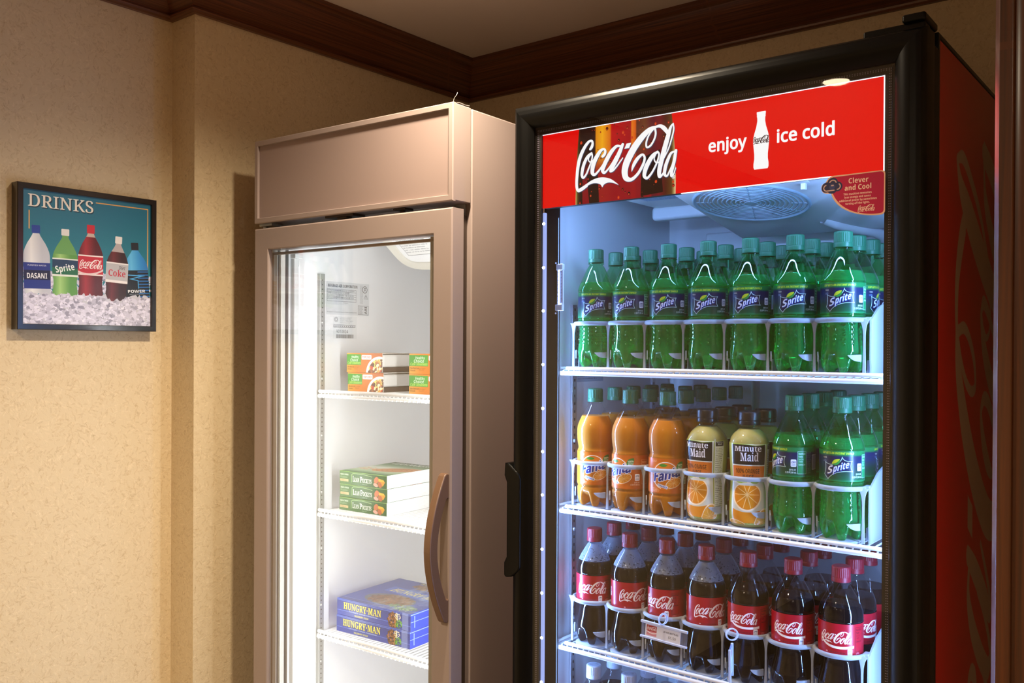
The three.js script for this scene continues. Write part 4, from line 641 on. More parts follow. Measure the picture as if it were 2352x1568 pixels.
// cabinet: red sides, black top and edges, light liner
part(cooler, 'cabinet', [box(CXL + 0.004, CXR - 0.004, CT - 0.06, CT, CBK, CZ), box(CXL + 0.004, CXR - 0.004, 0.0, 0.11, CBK, CZ), box(CXL + 0.004, CXR - 0.004, 0.11, CT - 0.06, CBK, CBK + 0.03)], C.blackMatt);
part(cooler, 'side_panel', planarUV(box(CXL, CXL + 0.016, 0.02, CT - 0.008, CBK, CZ - 0.018)), C.red, { label: 'plain red side' });
{
  const side = part(cooler, 'side_panel', box(CXR - 0.016, CXR, 0.02, CT - 0.004, CBK, CZ - 0.018), C.blackMatt);
  const g = new THREE.PlaneGeometry(SIDE.z0 - SIDE.z1, SIDE.y1 - SIDE.y0).rotateY(Math.PI / 2).translate(CXR + 0.0006, (SIDE.y0 + SIDE.y1) / 2, (SIDE.z0 + SIDE.z1) / 2);
  part(side, 'side_print', g, C.redPrint, { label: 'dark red panel with script lettering running upwards' });
  part(cooler, 'edge_trim', [rbox(CXR - 0.012, CXR + 0.0016, 0.02, CT + 0.0014, CZ - 0.006, CZ + 0.004, 0.002, 2), rbox(CXR - 0.012, CXR + 0.0016, CT - 0.007, CT + 0.0014, CBK, CZ, 0.002, 2)], C.black);
}
part(cooler, 'liner', [box(0.0215, 0.025, 0.13, 1.95, -0.605, CZ - 0.012), box(0.737, 0.7405, 0.13, 1.95, -0.605, CZ - 0.012), box(0.025, 0.737, 0.13, 1.95, -0.605, -0.6), box(0.025, 0.737, 1.935, 1.95, -0.6, CZ - 0.012), box(0.025, 0.737, 0.13, 0.145, -0.6, CZ - 0.012)], C.liner);
{ // black front flange, bevelled back into the liner
  const f = [[0, CZ - 0.014], [0.008, CZ], [0.0135, CZ + 0.001], [0.0365, CZ - 0.012], [0.0365, CZ - 0.016], [0.0225, CZ - 0.016], [0.006, CZ - 0.018]];
  for (const g of mitred(CXL + 0.001, CXR - 0.001, 0.115, 1.968, f, 0.3)) part(cooler, 'front_flange', g, C.flange);
}
// lit strips along both front edges: lens bar and bright diodes
const LEDY = [1.7774, 1.6883, 1.6006, 1.4916, 1.4024, 1.3147, 1.2264, 1.1159, 1.0266, 0.9353, 0.8449, 0.756, 0.667, 0.578, 0.489, 0.4, 0.311];
for (const x of [0.0185, DW - 0.0185]) {
  const s = part(cooler, 'led_strip', rbox(x - 0.0032, x + 0.0032, 0.26, 1.80, CZ + 0.002, CZ + 0.010, 0.002, 2), C.lens);
  part(s, 'led', LEDY.map((y) => new THREE.SphereGeometry(0.0030, 10, 8).translate(x, y, CZ + 0.0096)), C.led, { kind: 'stuff' });
  const inw = x < 0.3 ? 1 : -1;
  rectLight('led_strip', COOL, COOLER_LED, 0.012, 1.52, [x + inw * 0.0235, 1.03, CZ - 0.0085], [x + inw * 1.02, 1.03, CZ - 0.78]);
}
rectLight('added_top_light', COOL, COOLER_LED * 0.65, 0.56, 0.012, [0.381, 1.8065, -0.052], [0.381, 1.35, -0.70]);  // added fill light, sends brightness to the back of the cooler
part(cooler, 'led_bar', rbox(0.08, 0.68, 1.808, 1.814, -0.056, -0.048, 0.002, 2), C.lens);  // added glowing bar hidden behind the sign, goes with the fill light
// slotted shelf standards
const DOT = paint('#1c2026', 0.6);
for (const [x, s] of [[0.025, 1], [0.737, -1]]) for (const z of [-0.178, -0.515]) {
  const st = part(cooler, 'shelf_standard', rbox(Math.min(x, x + s * 0.006), Math.max(x, x + s * 0.006), 0.2, 1.6160, z - 0.0085, z + 0.0085, 0.0008, 1), C.steel), holes = [], bolts = [];
  for (let y = 0.22; y < 1.61; y += 0.0165) holes.push(box(x + s * 0.0045, x + s * 0.0064, y - 0.0028, y + 0.0028, z - 0.0022, z + 0.0022));
  for (let y = 0.40; y < 1.6; y += 0.186) bolts.push(new THREE.SphereGeometry(0.0045, 10, 8).translate(x + s * 0.006, y, z));
  part(st, 'slot_row', holes, DOT, { kind: 'stuff' }); part(st, 'bolt_row', bolts, C.steel, { kind: 'stuff' });
}
// wire shelves
const shelfGeo = (() => {
  const x0 = 0.031, x1 = 0.731, z0 = -0.116, z1 = -0.585, wires = [], n = 52;
  const rail = tube([[x0, -0.004, z1], [x0, -0.004, -0.3], [x0, -0.004, z0 - 0.02], [x0 + 0.001, -0.0055, z0 - 0.004], [x0 + 0.006, -0.006, z0], [x0 + 0.03, -0.006, z0], [0.38, -0.006, z0], [x1 - 0.03, -0.006, z0], [x1 - 0.006, -0.006, z0], [x1 - 0.001, -0.0055, z0 - 0.004], [x1, -0.004, z0 - 0.02], [x1, -0.004, -0.3], [x1, -0.004, z1]], 0.0044, 160, 10);
  const cap = (x) => new THREE.SphereGeometry(0.0036, 10, 8).translate(x, 0.0042, z0 - 0.003);
  const upper = merge([rod([x0 + 0.022, 0.0042, z0 - 0.003], [x1 - 0.022, 0.0042, z0 - 0.003], 0.0036, 10), cap(x0 + 0.022), cap(x1 - 0.022), rod([x0 + 0.002, 0.0042, z0 - 0.006], [x0 + 0.002, 0.0042, z1], 0.003, 8), new THREE.SphereGeometry(0.0034, 10, 8).translate(x0 + 0.002, 0.0042, z0 - 0.006)]);
  for (let i = 0; i < n; i++) { const x = x0 + 0.012 + (x1 - x0 - 0.024) * i / (n - 1); wires.push(rod([x, 0.0, z0 - 0.004], [x, 0.0, z1], 0.00165, 6), rod([x, 0.0, z0 - 0.0045], [x, -0.0085, z0 - 0.0005], 0.0017, 6)); }
  for (const z of [-0.30, -0.46, z1]) wires.push(rod([x0, -0.004, z], [x1, -0.004, z], 0.0028, 8));
  return { rail, upper, wires: merge(wires) };
})();
for (const y of SHELF_Y) {
  const s = part(cooler, 'wire_shelf', shelfGeo.rail, C.wire, { at: [0, y, 0] });
  part(s, 'front_rail', shelfGeo.upper, C.wire); part(s, 'wire_row', shelfGeo.wires, C.wire, { kind: 'stuff' });
}
// evaporator housing with its round fan guard under the roof
{
  const prof = shapeOf([[0.125, 1.936], [0.125, 1.845], [0.135, 1.838, 0.15, 1.834], [0.485, 1.778], [0.512, 1.772, 0.522, 1.782], [0.54, 1.80], [0.597, 1.815], [0.597, 1.936]]);
  const g = extrude(prof, 0.375, 0.004, 6).rotateY(Math.PI / 2); // depth along x, shape x becomes -z
  const h = part(cooler, 'evaporator_cover', planarUV(g.translate(0.262, 0, 0)), C.liner);
  part(h, 'control_box', rbox(0.098, 0.262, 1.838, 1.936, -0.41, -0.12, 0.012, 3), C.liner); part(h, 'corner_lip', rbox(0.094, 0.25, 1.811, 1.842, -0.418, -0.385, 0.009, 3), C.liner);
  const fan = new THREE.Group(); fan.name = 'fan_guard'; h.add(fan); fan.position.set(0.381, 1.8095, -0.268); fan.rotation.x = -0.166; fan.scale.set(0.89, 1, 0.89);
  const grey = paint('#93a8b2', 0.4), rings = []; // nine rings, eight long spokes
  const all = [];
  for (let i = 0; i < 12; i++) all.push(new THREE.TorusGeometry(0.012 + i * 0.0098, 0.0018, 6, 72).rotateX(Math.PI / 2));
  for (let i = 0; i < 12; i++) { const a = i / 12 * Math.PI * 2 + 0.2, r0 = i % 2 ? 0.085 : 0.012; all.push(rod([Math.cos(a) * r0, 0.001, Math.sin(a) * r0], [Math.cos(a) * 0.12, 0.001, Math.sin(a) * 0.12], 0.0022, 6)); }
  all.push(new THREE.CylinderGeometry(0.013, 0.013, 0.004, 24), new THREE.TorusGeometry(0.123, 0.0036, 8, 72).rotateX(Math.PI / 2));
  part(fan, 'guard_grille', all, grey); 
  part(fan, 'fan_opening', new THREE.CylinderGeometry(0.119, 0.119, 0.001, 48).translate(0, 0.0042, 0), paint('#1a2430', 0.7));
  const blades = []; for (let i = 0; i < 5; i++) { const s = shapeOf([[0.02, -0.012], [0.06, -0.05, 0.108, -0.03], [0.112, 0.02, 0.095, 0.04], [0.05, 0.03, 0.02, 0.014]]); blades.push(extrude(s, 0.0015).rotateX(Math.PI / 2 + 0.0).rotateZ(0.03).rotateY(i * 1.2566).translate(0, 0.0030, 0)); }
  part(fan, 'fan_blade', blades, paint('#5c7688', 0.5));
  part(h, 'notice', new THREE.PlaneGeometry(0.095, 0.05).rotateX(Math.PI / 2).rotateZ(0).translate(0, 0, 0), std({ map: TEX.fanNote, roughness: 0.5, side: THREE.DoubleSide }), { at: [0.190, 1.8372, -0.26] });
  part(h, 'drain_pipe', tube([[0.47, 1.79, -0.42], [0.50, 1.775, -0.47], [0.545, 1.765, -0.53], [0.56, 1.74, -0.58]], 0.012, 20, 10), C.liner);
  part(h, 'hanging_clip', [rbox(0.508, 0.517, 1.811, 1.83, -0.20, -0.19, 0.002), rbox(0.490, 0.525, 1.822, 1.838, -0.215, -0.165, 0.003)], C.white);
}
part(cooler, 'back_duct', [rbox(0.13, 0.25, 0.3, 1.80, -0.6, -0.585, 0.004, 2), rbox(0.262, 0.62, 0.3, 1.80, -0.6, -0.592, 0.004, 2)], C.liner);
part(cooler, 'notice', new THREE.PlaneGeometry(0.11, 0.16).rotateY(Math.PI / 2).translate(0.0256, 1.533, -0.243), std({ map: TEX.notice, roughness: 0.5 }), { label: 'grey printed notice on the inner wall' });
// ---- door
const door = new THREE.Group(); door.name = 'door'; cooler.add(door);
const P = [[0, -0.055], [0, -0.016], [0.0015, -0.010], [0.006, -0.003], [0.013, 0.0012], [0.020, 0.0022], [0.028, 0.0008], [0.036, -0.0035], [0.042, -0.0085], [0.0452, -0.0125], [0.0458, -0.0165], [0.0500, -0.0175], [0.0500, -0.0215], [0.0375, -0.0225], [0.0375, -0.050], [0.034, -0.055]];
mitred(0, DW, DB, DT, P, 0.45).forEach((g) => part(door, 'frame_rail', g, C.black));
part(door, 'gasket', mitred(0.002, DW - 0.002, DB + 0.006, DT - 0.016, [[0, -0.055], [0, CZ - 0.004], [0.0075, CZ - 0.001], [0.0075, -0.055]]), C.blackMatt);
part(door, 'glass_pane', box(0.045, DW - 0.045, DB + 0.045, DT - 0.045, -0.0165, -0.0135), C.glass);
{ // printed black border with two rows of dots
  const fr = mitred(0.0503, DW - 0.0503, DB + 0.0503, DT - 0.0503, [[0, -0.0168], [0, -0.0185], [0.005, -0.0185], [0.005, -0.0168]]);
  for (const g of fr) { const p = g.attributes.position, uv = g.attributes.uv; for (let i = 0; i < p.count; i++) uv.setXY(i, uv.getY(i) / 0.005, uv.getX(i) / 0.0078); part(door, 'dotted_border', g, C.frit); }
  part(door, 'black_border', [...mitred(0.0553, DW - 0.0553, DB + 0.0553, DT - 0.0553, [[0, -0.0168], [0, -0.020], [0.0048, -0.020], [0.0048, -0.0168]])], C.blackMatt);
}
{
  const s = new THREE.Group(); s.name = 'lit_sign'; door.add(s); s.userData.label = 'lit red sign with white lettering and a bottle';
  part(s, 'sign_face', new THREE.PlaneGeometry(SIGN.x1 - SIGN.x0, SIGN.y1 - SIGN.y0).translate((SIGN.x0 + SIGN.x1) / 2, (SIGN.y0 + SIGN.y1) / 2, -0.0215), C.sign);
  part(s, 'sign_box', box(SIGN.x0, SIGN.x1, SIGN.y0 + 0.001, SIGN.y1, -0.040, -0.0222), C.blackMatt);
  part(s, 'glowing_edge', [box(SIGN.x0, SIGN.x1 + 0.002, SIGN.y1, SIGN.y1 + 0.0016, -0.0235, -0.0205), box(SIGN.x1, SIGN.x1 + 0.002, SIGN.y0, SIGN.y1, -0.0235, -0.0205), box(SIGN.x0 + 0.3, SIGN.x1 + 0.002, SIGN.y0 - 0.0014, SIGN.y0, -0.0235, -0.0205)], C.edge);
}
rectLight('lit_sign', new THREE.Color().setRGB(1, 0.16, 0.14), SIGN_GLOW, SIGN.x1 - SIGN.x0, SIGN.y1 - SIGN.y0, [(SIGN.x0 + SIGN.x1) / 2, (SIGN.y0 + SIGN.y1) / 2, -0.0195], [(SIGN.x0 + SIGN.x1) / 2, (SIGN.y0 + SIGN.y1) / 2, 1]);
{ // sticker cut to its outline
  const w = STICK.x1 - STICK.x0, h = STICK.y1 - STICK.y0, q = (x, y) => [STICK.x0 + x / 512 * w, STICK.y1 - y / 354 * h];
  const s = new THREE.Shape(); s.moveTo(...q(96, 2)); s.lineTo(...q(478, 0)); s.quadraticCurveTo(...q(511, 0), ...q(511, 34)); s.lineTo(...q(511, 316)); s.quadraticCurveTo(...q(511, 352), ...q(470, 353)); s.bezierCurveTo(...q(330, 356), ...q(130, 306), ...q(84, 146)); s.quadraticCurveTo(...q(2, 150), ...q(4, 92)); s.quadraticCurveTo(...q(4, 60), ...q(40, 52)); s.quadraticCurveTo(...q(56, 10), ...q(96, 2));
  const g = new THREE.ShapeGeometry(s, 24), p = g.attributes.position, uv = g.attributes.uv; for (let i = 0; i < p.count; i++) uv.setXY(i, (p.getX(i) - STICK.x0) / w, (p.getY(i) - STICK.y0) / h);
  part(door, 'sticker', g.translate(0, 0, -0.0125), std({ map: TEX.sticker, roughness: 0.4 }), { label: 'dark red sticker reading Clever and Cool' });
}
{ // grip on the left edge
  const s = shapeOf([[-0.008, 1.2955], [-0.0095, 1.274], [-0.0035, 1.260], [-0.0035, 1.112], [-0.0095, 1.100], [-0.0095, 1.079], [-0.0095, 1.0745, -0.0055, 1.0745], [0.004, 1.0765], [0.022, 1.0865, 0.025, 1.097], [0.025, 1.268], [0.024, 1.275, 0.018, 1.2795], [-0.003, 1.2955]]);
  part(door, 'handle', extrude(s, 0.036, 0.0025, 8).translate(0, 0, -0.034), C.black);
}
part(door, 'hinge_cap', [rbox(0.668, 0.757, 1.9995, 2.0115, -0.05, -0.02, 0.003), rbox(0.726, 0.7595, 2.010, 2.0225, -0.085, -0.012, 0.004)], C.black);
part(cooler, 'kick_grille', Array.from({ length: 8 }, (_, i) => rbox(0.02, 0.742, 0.012 + i * 0.012, 0.018 + i * 0.012, -0.085, -0.07, 0.002, 1)), C.blackMatt);
// ---------------------------------------------------------------- lane racks
{
  const zc = ROW_Z(0), half = 0.04165, RH = 0.0935;
  const arc = []; for (let i = 0; i <= 20; i++) { const a = (-96 + 192 * i / 20) * Math.PI / 180; arc.push([0.0423 * Math.sin(a), RH, 0.0423 * Math.cos(a)]); }
  const loop = tube(arc, 0.0034, 40, 8).scale(1, 1.25, 1).translate(0, -RH * 0.25, 0);
  const base = extrude(shapeOf([[-0.033, 0.40], [-0.033, -0.012], [-0.030, -0.035, 0, -0.0355], [0.030, -0.035, 0.033, -0.012], [0.033, 0.40]]), 0.0022, 0.0006, 10).rotateX(Math.PI / 2); const baseUp = flipZ(base).translate(0, 0.0044, 0);
  // shape (x, y) with y measured backwards: after the turn y becomes z, so flip it
  const strut = extrude(shapeOf([[-0.0085, RH + 0.001], [-0.002, RH - 0.006, -0.0014, RH - 0.026], [-0.0013, 0.046], [-0.0024, 0.003], [0.0024, 0.003], [0.0013, 0.048], [0.0014, RH - 0.026], [0.002, RH - 0.006, 0.0085, RH + 0.001]]), 0.0022, 0.0004, 6).translate(0, 0, 0.0172);
  // curved finger that follows the front of a bottle at radius rad, from angle a0 to a1, its height given by lo(t) and hi(t)
  function finger(rad, a0, a1, lo, hi) {
    const pos = [], uv = [], idx = [], n = 14, th = 0.0022;
    for (let i = 0; i <= n; i++) { const t = i / n, a = a0 + (a1 - a0) * t; for (const [r, y] of [[rad, lo(t)], [rad + th, lo(t)], [rad + th, hi(t)], [rad, hi(t)]]) { pos.push(r * Math.sin(a), y, r * Math.cos(a)); uv.push(t, 0); } }
    for (let i = 0; i < n; i++) for (let k = 0; k < 4; k++) { const p = i * 4 + k, q = i * 4 + (k + 1) % 4, r = p + 4, s = q + 4; idx.push(p, r, q, q, r, s); }
    idx.push(0, 1, 2, 0, 2, 3, n * 4, n * 4 + 2, n * 4 + 1, n * 4, n * 4 + 3, n * 4 + 2);
    const g = new THREE.BufferGeometry(); g.setAttribute('position', new THREE.Float32BufferAttribute(pos, 3)); g.setAttribute('uv', new THREE.Float32BufferAttribute(uv, 2)); g.setIndex(idx);
    return toCreasedNormals(g, 0.6);
  }
  const wing = finger(0.0392, 1.13, 0.52, (t) => 0.024 + 0.010 * Math.pow(t, 3), (t) => 0.0355 - 0.0006 * t);           // right-hand finger in front of a bottle
  const nub = finger(0.0392, -1.13, -0.98, (t) => 0.0255 - 0.003 * Math.sin(t * 1.6), (t) => 0.040 - 0.008 * t);
  const rail = rbox(-0.0012, 0.0012, 0.0045, 0.026, -0.40, 0.0, 0.0006, 1);
  const wall = flipZ(extrude(shapeOf([[-0.012, 0.003], [-0.012, 0.014], [-0.014, 0.03], [-0.013, RH], [-0.006, RH + 0.004], [0.03, RH + 0.022], [0.14, RH + 0.05], [0.38, RH + 0.05], [0.38, 0.003]]), 0.0025, 0.0006, 4).rotateY(-Math.PI / 2));
  const LAB = ['white bottle lane rack holding the green soda bottles on the top shelf', 'white bottle lane rack holding mixed drinks on the second shelf', 'white bottle lane rack holding the cola bottles on the third shelf', 'white bottle lane rack holding white-capped bottles on the bottom shelf'];
  SHELF_Y.forEach((y, s) => {
    const r = thing('bottle_rack', LAB[s], 'bottle rack', [LANE_X(3), y + 0.0018, zc]);
    for (let l = 0; l < 7; l++) {
      const x = LANE_X(l) - LANE_X(3), lane = part(r, 'lane_base', baseUp, C.rack, { at: [x, 0, 0] });
      part(lane, 'front_loop', loop, C.rack);
      if (l === 0) part(lane, 'divider', [strut.clone().translate(-half, 0, 0), rail.clone().translate(-half, 0, 0)], C.rack);
      part(lane, 'divider', [strut.clone().translate(half, 0, 0), rail.clone().translate(half, 0, 0)], C.rack);
      part(lane, 'stop_finger', [wing, nub], C.rack);
    }
    part(r, 'end_wall', wall, C.rack, { at: [LANE_X(6) - LANE_X(3) + half + 0.010, 0, 0] });
    part(r, 'end_wall', [rbox(-0.010, 0.0005, RH - 0.005, RH + 0.005, -0.004, 0.012, 0.002, 2)], C.rack, { at: [LANE_X(6) - LANE_X(3) + half + 0.008, 0, 0] });
  });
}
// ---------------------------------------------------------------- price tags clipped to the third rack, thermometer by the left edge
function priceTag(label, pos, turn, roll, shift = 0) {
  const t = thing('price_tag', label, 'price tag', pos, turn); t.rotation.z = roll;
  const clear = phys({ color: '#c8d4f0', roughness: 0.15, transmission: 0.85, thickness: 0 }), rim = paint('#c4d0ea', 0.3);
  part(t, 'holder', box(-0.047, 0.047, -0.0295, 0.001, -0.001, 0.0), clear);
  part(t, 'holder_lip', [rbox(-0.048, 0.048, -0.0035, 0.0015, -0.0015, 0.003, 0.0012, 2), rbox(-0.048, 0.048, -0.0315, -0.0275, -0.0015, 0.003, 0.0012, 2)], rim);
  part(t, 'price_card', box(-0.038, 0.034, -0.0277, -0.0034, 0.0003, 0.0009), [rim, rim, rim, rim, std({ map: TEX.price, roughness: 0.4 }), rim]);
  part(t, 'hanging_ring', [new THREE.TorusGeometry(0.0105, 0.0011, 8, 36).rotateY(1.25).translate(-0.004, 0.0125, 0.001), new THREE.TorusGeometry(0.0095, 0.0010, 8, 36).rotateY(1.05).translate(-0.002, 0.012, 0.001)], rim);
  if (shift) t.children.forEach((m) => { if (m.name === 'hanging_ring') { m.geometry = merge([new THREE.TorusGeometry(0.0105, 0.0011, 8, 36), new THREE.TorusGeometry(0.0098, 0.001, 8, 36).rotateY(0.35)]); const inv = t.quaternion.clone().invert(); m.quaternion.copy(inv).multiply(new THREE.Quaternion().setFromEuler(new THREE.Euler(0, 0.5, 0))); m.position.set(-0.001, 0.0095, -0.003).applyQuaternion(inv); } else { m.scale.x = 0.62; m.position.x = shift * 0.62; } });
  return t;
}
priceTag('clear price tag reading $1.50, hung facing out under the third cola bottle', [0.284, 1.0052, -0.1095], 0.06, -0.064);
priceTag('clear price tag hung edge-on between the fourth and fifth cola bottles', [0.4215, 1.0080, -0.1040], 1.86, -1.47, 0.056);
{
  const t = thing('thermometer', 'small white strip thermometer clipped at the left front edge of the drinks cooler', 'thermometer', [0.0475, 1.602, -0.1]);
  const w = paint('#e6ebf5', 0.35);
  part(t, 'backing', rbox(-0.0075, 0.0075, 0.004, 0.092, -0.003, 0.001, 0.001, 2), w);
  part(t, 'scale', new THREE.PlaneGeometry(0.0128, 0.072).translate(0, 0.046, 0.0014), std({ map: TEX.scale, roughness: 0.4 }));
  part(t, 'tube', rod([0.0012, 0.014, 0.0022], [0.0012, 0.08, 0.0022], 0.0013, 8), phys({ color: '#c8d2ea', roughness: 0.1 }));
  part(t, 'end_block', rbox(-0.008, 0.0085, 0.081, 0.0935, -0.004, 0.0045, 0.0015, 2), w); part(t, 'end_block', rbox(-0.010, 0.0078, -0.001, 0.0115, -0.004, 0.0045, 0.0015, 2), w);
  part(t, 'bracket', [rod([-0.008, 0.091, -0.001], [-0.014, 0.0945, -0.004], 0.0012, 6), rod([-0.008, 0.001, -0.001], [-0.013, -0.003, -0.004], 0.0012, 6), new THREE.SphereGeometry(0.004, 10, 8).translate(-0.0135, 0.096, -0.004), new THREE.SphereGeometry(0.004, 10, 8).translate(-0.0135, -0.006, -0.004)], w);
}
// ---------------------------------------------------------------- white freezer; local axes: x along its front, z out of the door
const FZ = thing('display_freezer', 'beige upright freezer with blank sign box and lit white glass-door interior', 'freezer', [-0.72309, 0, 0.08154], 0.03527);
const FW = 0.621, FT = 2.0153, FB = 1.8183;
const F = {
  beige: phys({ color: '#a3938f', roughness: 0.42, bumpMap: speck, bumpScale: 0.0002, clearcoat: 0.15, clearcoatRoughness: 0.4 }), panel: phys({ color: '#a28f8b', roughness: 0.35 }),
  dark: paint('#4a3c34', 0.6), liner: paint('#e6e7e8', 0.5), grey: paint('#b8bab8', 0.4), spacer: std({ color: '#85705a', roughness: 0.45 }), rubber: paint('#d8d6d0', 0.6),
  tube: std({ color: 0x444444, emissive: new THREE.Color().setRGB(1, 0.985, 0.95), emissiveIntensity: 3 }), lens: phys({ color: '#dfe3e4', roughness: 0.4 }), plate: std({ map: TEX.plate, roughness: 0.4 }), plate2: std({ map: TEX.plate2, roughness: 0.4 }), warn: std({ map: TEX.warn, roughness: 0.45 }),
  handle: phys({ color: '#7a5e4a', roughness: 0.38 }), steel: std({ color: '#b4b4b0', roughness: 0.4, metalness: 0.6 }),
};
const FD = 0.68;    // cabinet back
part(FZ, 'cabinet', [rbox(0.604, FW, 0.0, FT - 0.002, -FD, -0.0608, 0.003, 2), rbox(0.0, 0.017, 0.0, FT - 0.002, -FD, -0.0608, 0.003, 2), box(0.01, FW - 0.01, 1.83, FT - 0.004, -FD, -0.0608), box(0.01, FW - 0.01, 0, 0.14, -FD, -0.0608), box(0.01, FW - 0.01, 0.1, 1.9, -FD, -FD + 0.03)], F.beige);
part(FZ, 'front_flange', [box(0.017, 0.052, 0.14, 1.83, -0.068, -0.0615), box(FW - 0.052, FW - 0.017, 0.14, 1.83, -0.068, -0.0615), box(0.017, FW - 0.017, 1.80, 1.83, -0.068, -0.0615)], F.liner);
part(FZ, 'liner', [box(0.046, 0.050, 0.15, 1.806, -0.622, -0.0655), box(FW - 0.050, FW - 0.046, 0.15, 1.806, -0.622, -0.0655), box(0.046, FW - 0.046, 0.15, 1.806, -0.626, -0.62), box(0.05, FW - 0.05, 1.802, 1.806, -0.62, -0.0655), box(0.05, FW - 0.05, 0.15, 0.154, -0.62, -0.0655)], F.liner);
{ // sign box above the door
  const s = part(FZ, 'sign_box', [rbox(0.0008, FW - 0.0008, FB + 0.001, FT - 0.0008, -0.0585, -0.008, 0.002, 2)], F.beige);
  mitred(0, FW, FB, FT, [[0, -0.0085], [0, -0.002], [0.002, 0], [0.0115, 0], [0.0125, -0.0008], [0.0128, -0.0085]], 0.3).forEach((g) => part(s, 'frame_rail', g, F.beige));
  part(s, 'blank_panel', box(0.0126, FW - 0.0126, FB + 0.0126, FT - 0.0126, -0.0079, -0.0055), F.panel, { label: 'plain pinkish panel' });
  part(s, 'top_hinge', [rbox(0.004, 0.05, FB - 0.006, FB + 0.0015, -0.045, -0.012, 0.0015, 1), new THREE.CylinderGeometry(0.006, 0.006, 0.014, 16).translate(0.016, FB - 0.006, -0.022)], F.steel);
  part(s, 'latch', [rbox(0.235, 0.325, FB - 0.004, FB + 0.001, -0.05, -0.012, 0.001, 1), rbox(0.27, 0.30, FB - 0.009, FB - 0.002, -0.035, -0.016, 0.002, 1)], F.dark); part(s, 'latch', [rbox(0.44, 0.475, FB - 0.003, FB + 0.001, -0.045, -0.018, 0.001, 1), new THREE.SphereGeometry(0.006, 10, 8).translate(0.458, FB - 0.004, -0.03)], F.dark);
  part(s, 'loose_wire', [tube([[FW - 0.004, FT - 0.002, -0.004], [FW - 0.002, FT + 0.008, -0.006], [FW + 0.002, FT + 0.014, -0.008], [FW + 0.001, FT + 0.02, -0.012]], 0.0006, 16, 5), tube([[FW - 0.002, FT + 0.0005, -0.012], [FW - 0.004, FT + 0.003, -0.025], [FW - 0.001, FT + 0.001, -0.04], [FW - 0.003, FT + 0.003, -0.055]], 0.0008, 20, 5)], F.steel);
}
{ // glass door
  const d = new THREE.Group(); d.name = 'door'; FZ.add(d);
  const prof = [[0, -0.036], [0, -0.003], [0.003, 0], [0.0485, 0], [0.0505, -0.002], [0.0512, -0.008], [0.0512, -0.036]];
  mitred(0.0012, FW - 0.0012, 0.13, 1.8055, prof, 0.35).forEach((g) => part(d, 'frame_rail', g, F.beige));
  part(d, 'glass_pane', box(0.050, FW - 0.050, 0.18, 1.757, -0.0105, -0.0075), C.glass);
  part(d, 'glass_pane', box(0.050, FW - 0.050, 0.18, 1.757, -0.0305, -0.0275), C.glass);
  part(d, 'glass_spacer', mitred(0.0535, FW - 0.0535, 0.1835, 1.7478, [[0, -0.0115], [0, -0.0205], [0.0058, -0.0205], [0.0058, -0.0115]]), F.spacer);
  part(d, 'inner_trim', [box(0.052, 0.0545, 0.16, 1.756, -0.0265, -0.0115), box(0.0560, 0.0585, 0.16, 1.752, -0.0360, -0.0310), rbox(0.0485, 0.0545, 0.16, 1.76, -0.050, -0.0315, 0.001, 1), box(0.0605, 0.0615, 0.16, 1.752, -0.0340, -0.0310)], F.rubber);
  part(d, 'glazing_bead', box(FW - 0.0695, FW - 0.0502, 0.185, 1.752, -0.0165, -0.0122), paint('#8f887a', 0.5));
  part(d, 'gasket', mitred(0.010, FW - 0.010, 0.138, 1.797, [[0, -0.036], [0.002, -0.060], [0.012, -0.060], [0.014, -0.036]]), F.dark);
  // bowed pull handle
  const hs = new THREE.Shape(); hs.moveTo(0, 1.2705); hs.quadraticCurveTo(0.004, 1.274, 0.010, 1.268); hs.quadraticCurveTo(0.052, 1.19, 0.0525, 1.124); hs.quadraticCurveTo(0.052, 1.058, 0.010, 0.981); hs.quadraticCurveTo(0.004, 0.975, 0, 0.9785); hs.lineTo(0, 1.020); hs.quadraticCurveTo(0.006, 1.018, 0.010, 1.028); hs.quadraticCurveTo(0.034, 1.08, 0.034, 1.124); hs.quadraticCurveTo(0.034, 1.168, 0.010, 1.218); hs.quadraticCurveTo(0.006, 1.228, 0, 1.226); hs.closePath();
  part(d, 'handle', planarUV(extrude(hs, 0.0135, 0.0022, 14).rotateY(-Math.PI / 2).translate(0.6125, 0, 0.0012)), F.handle);
}
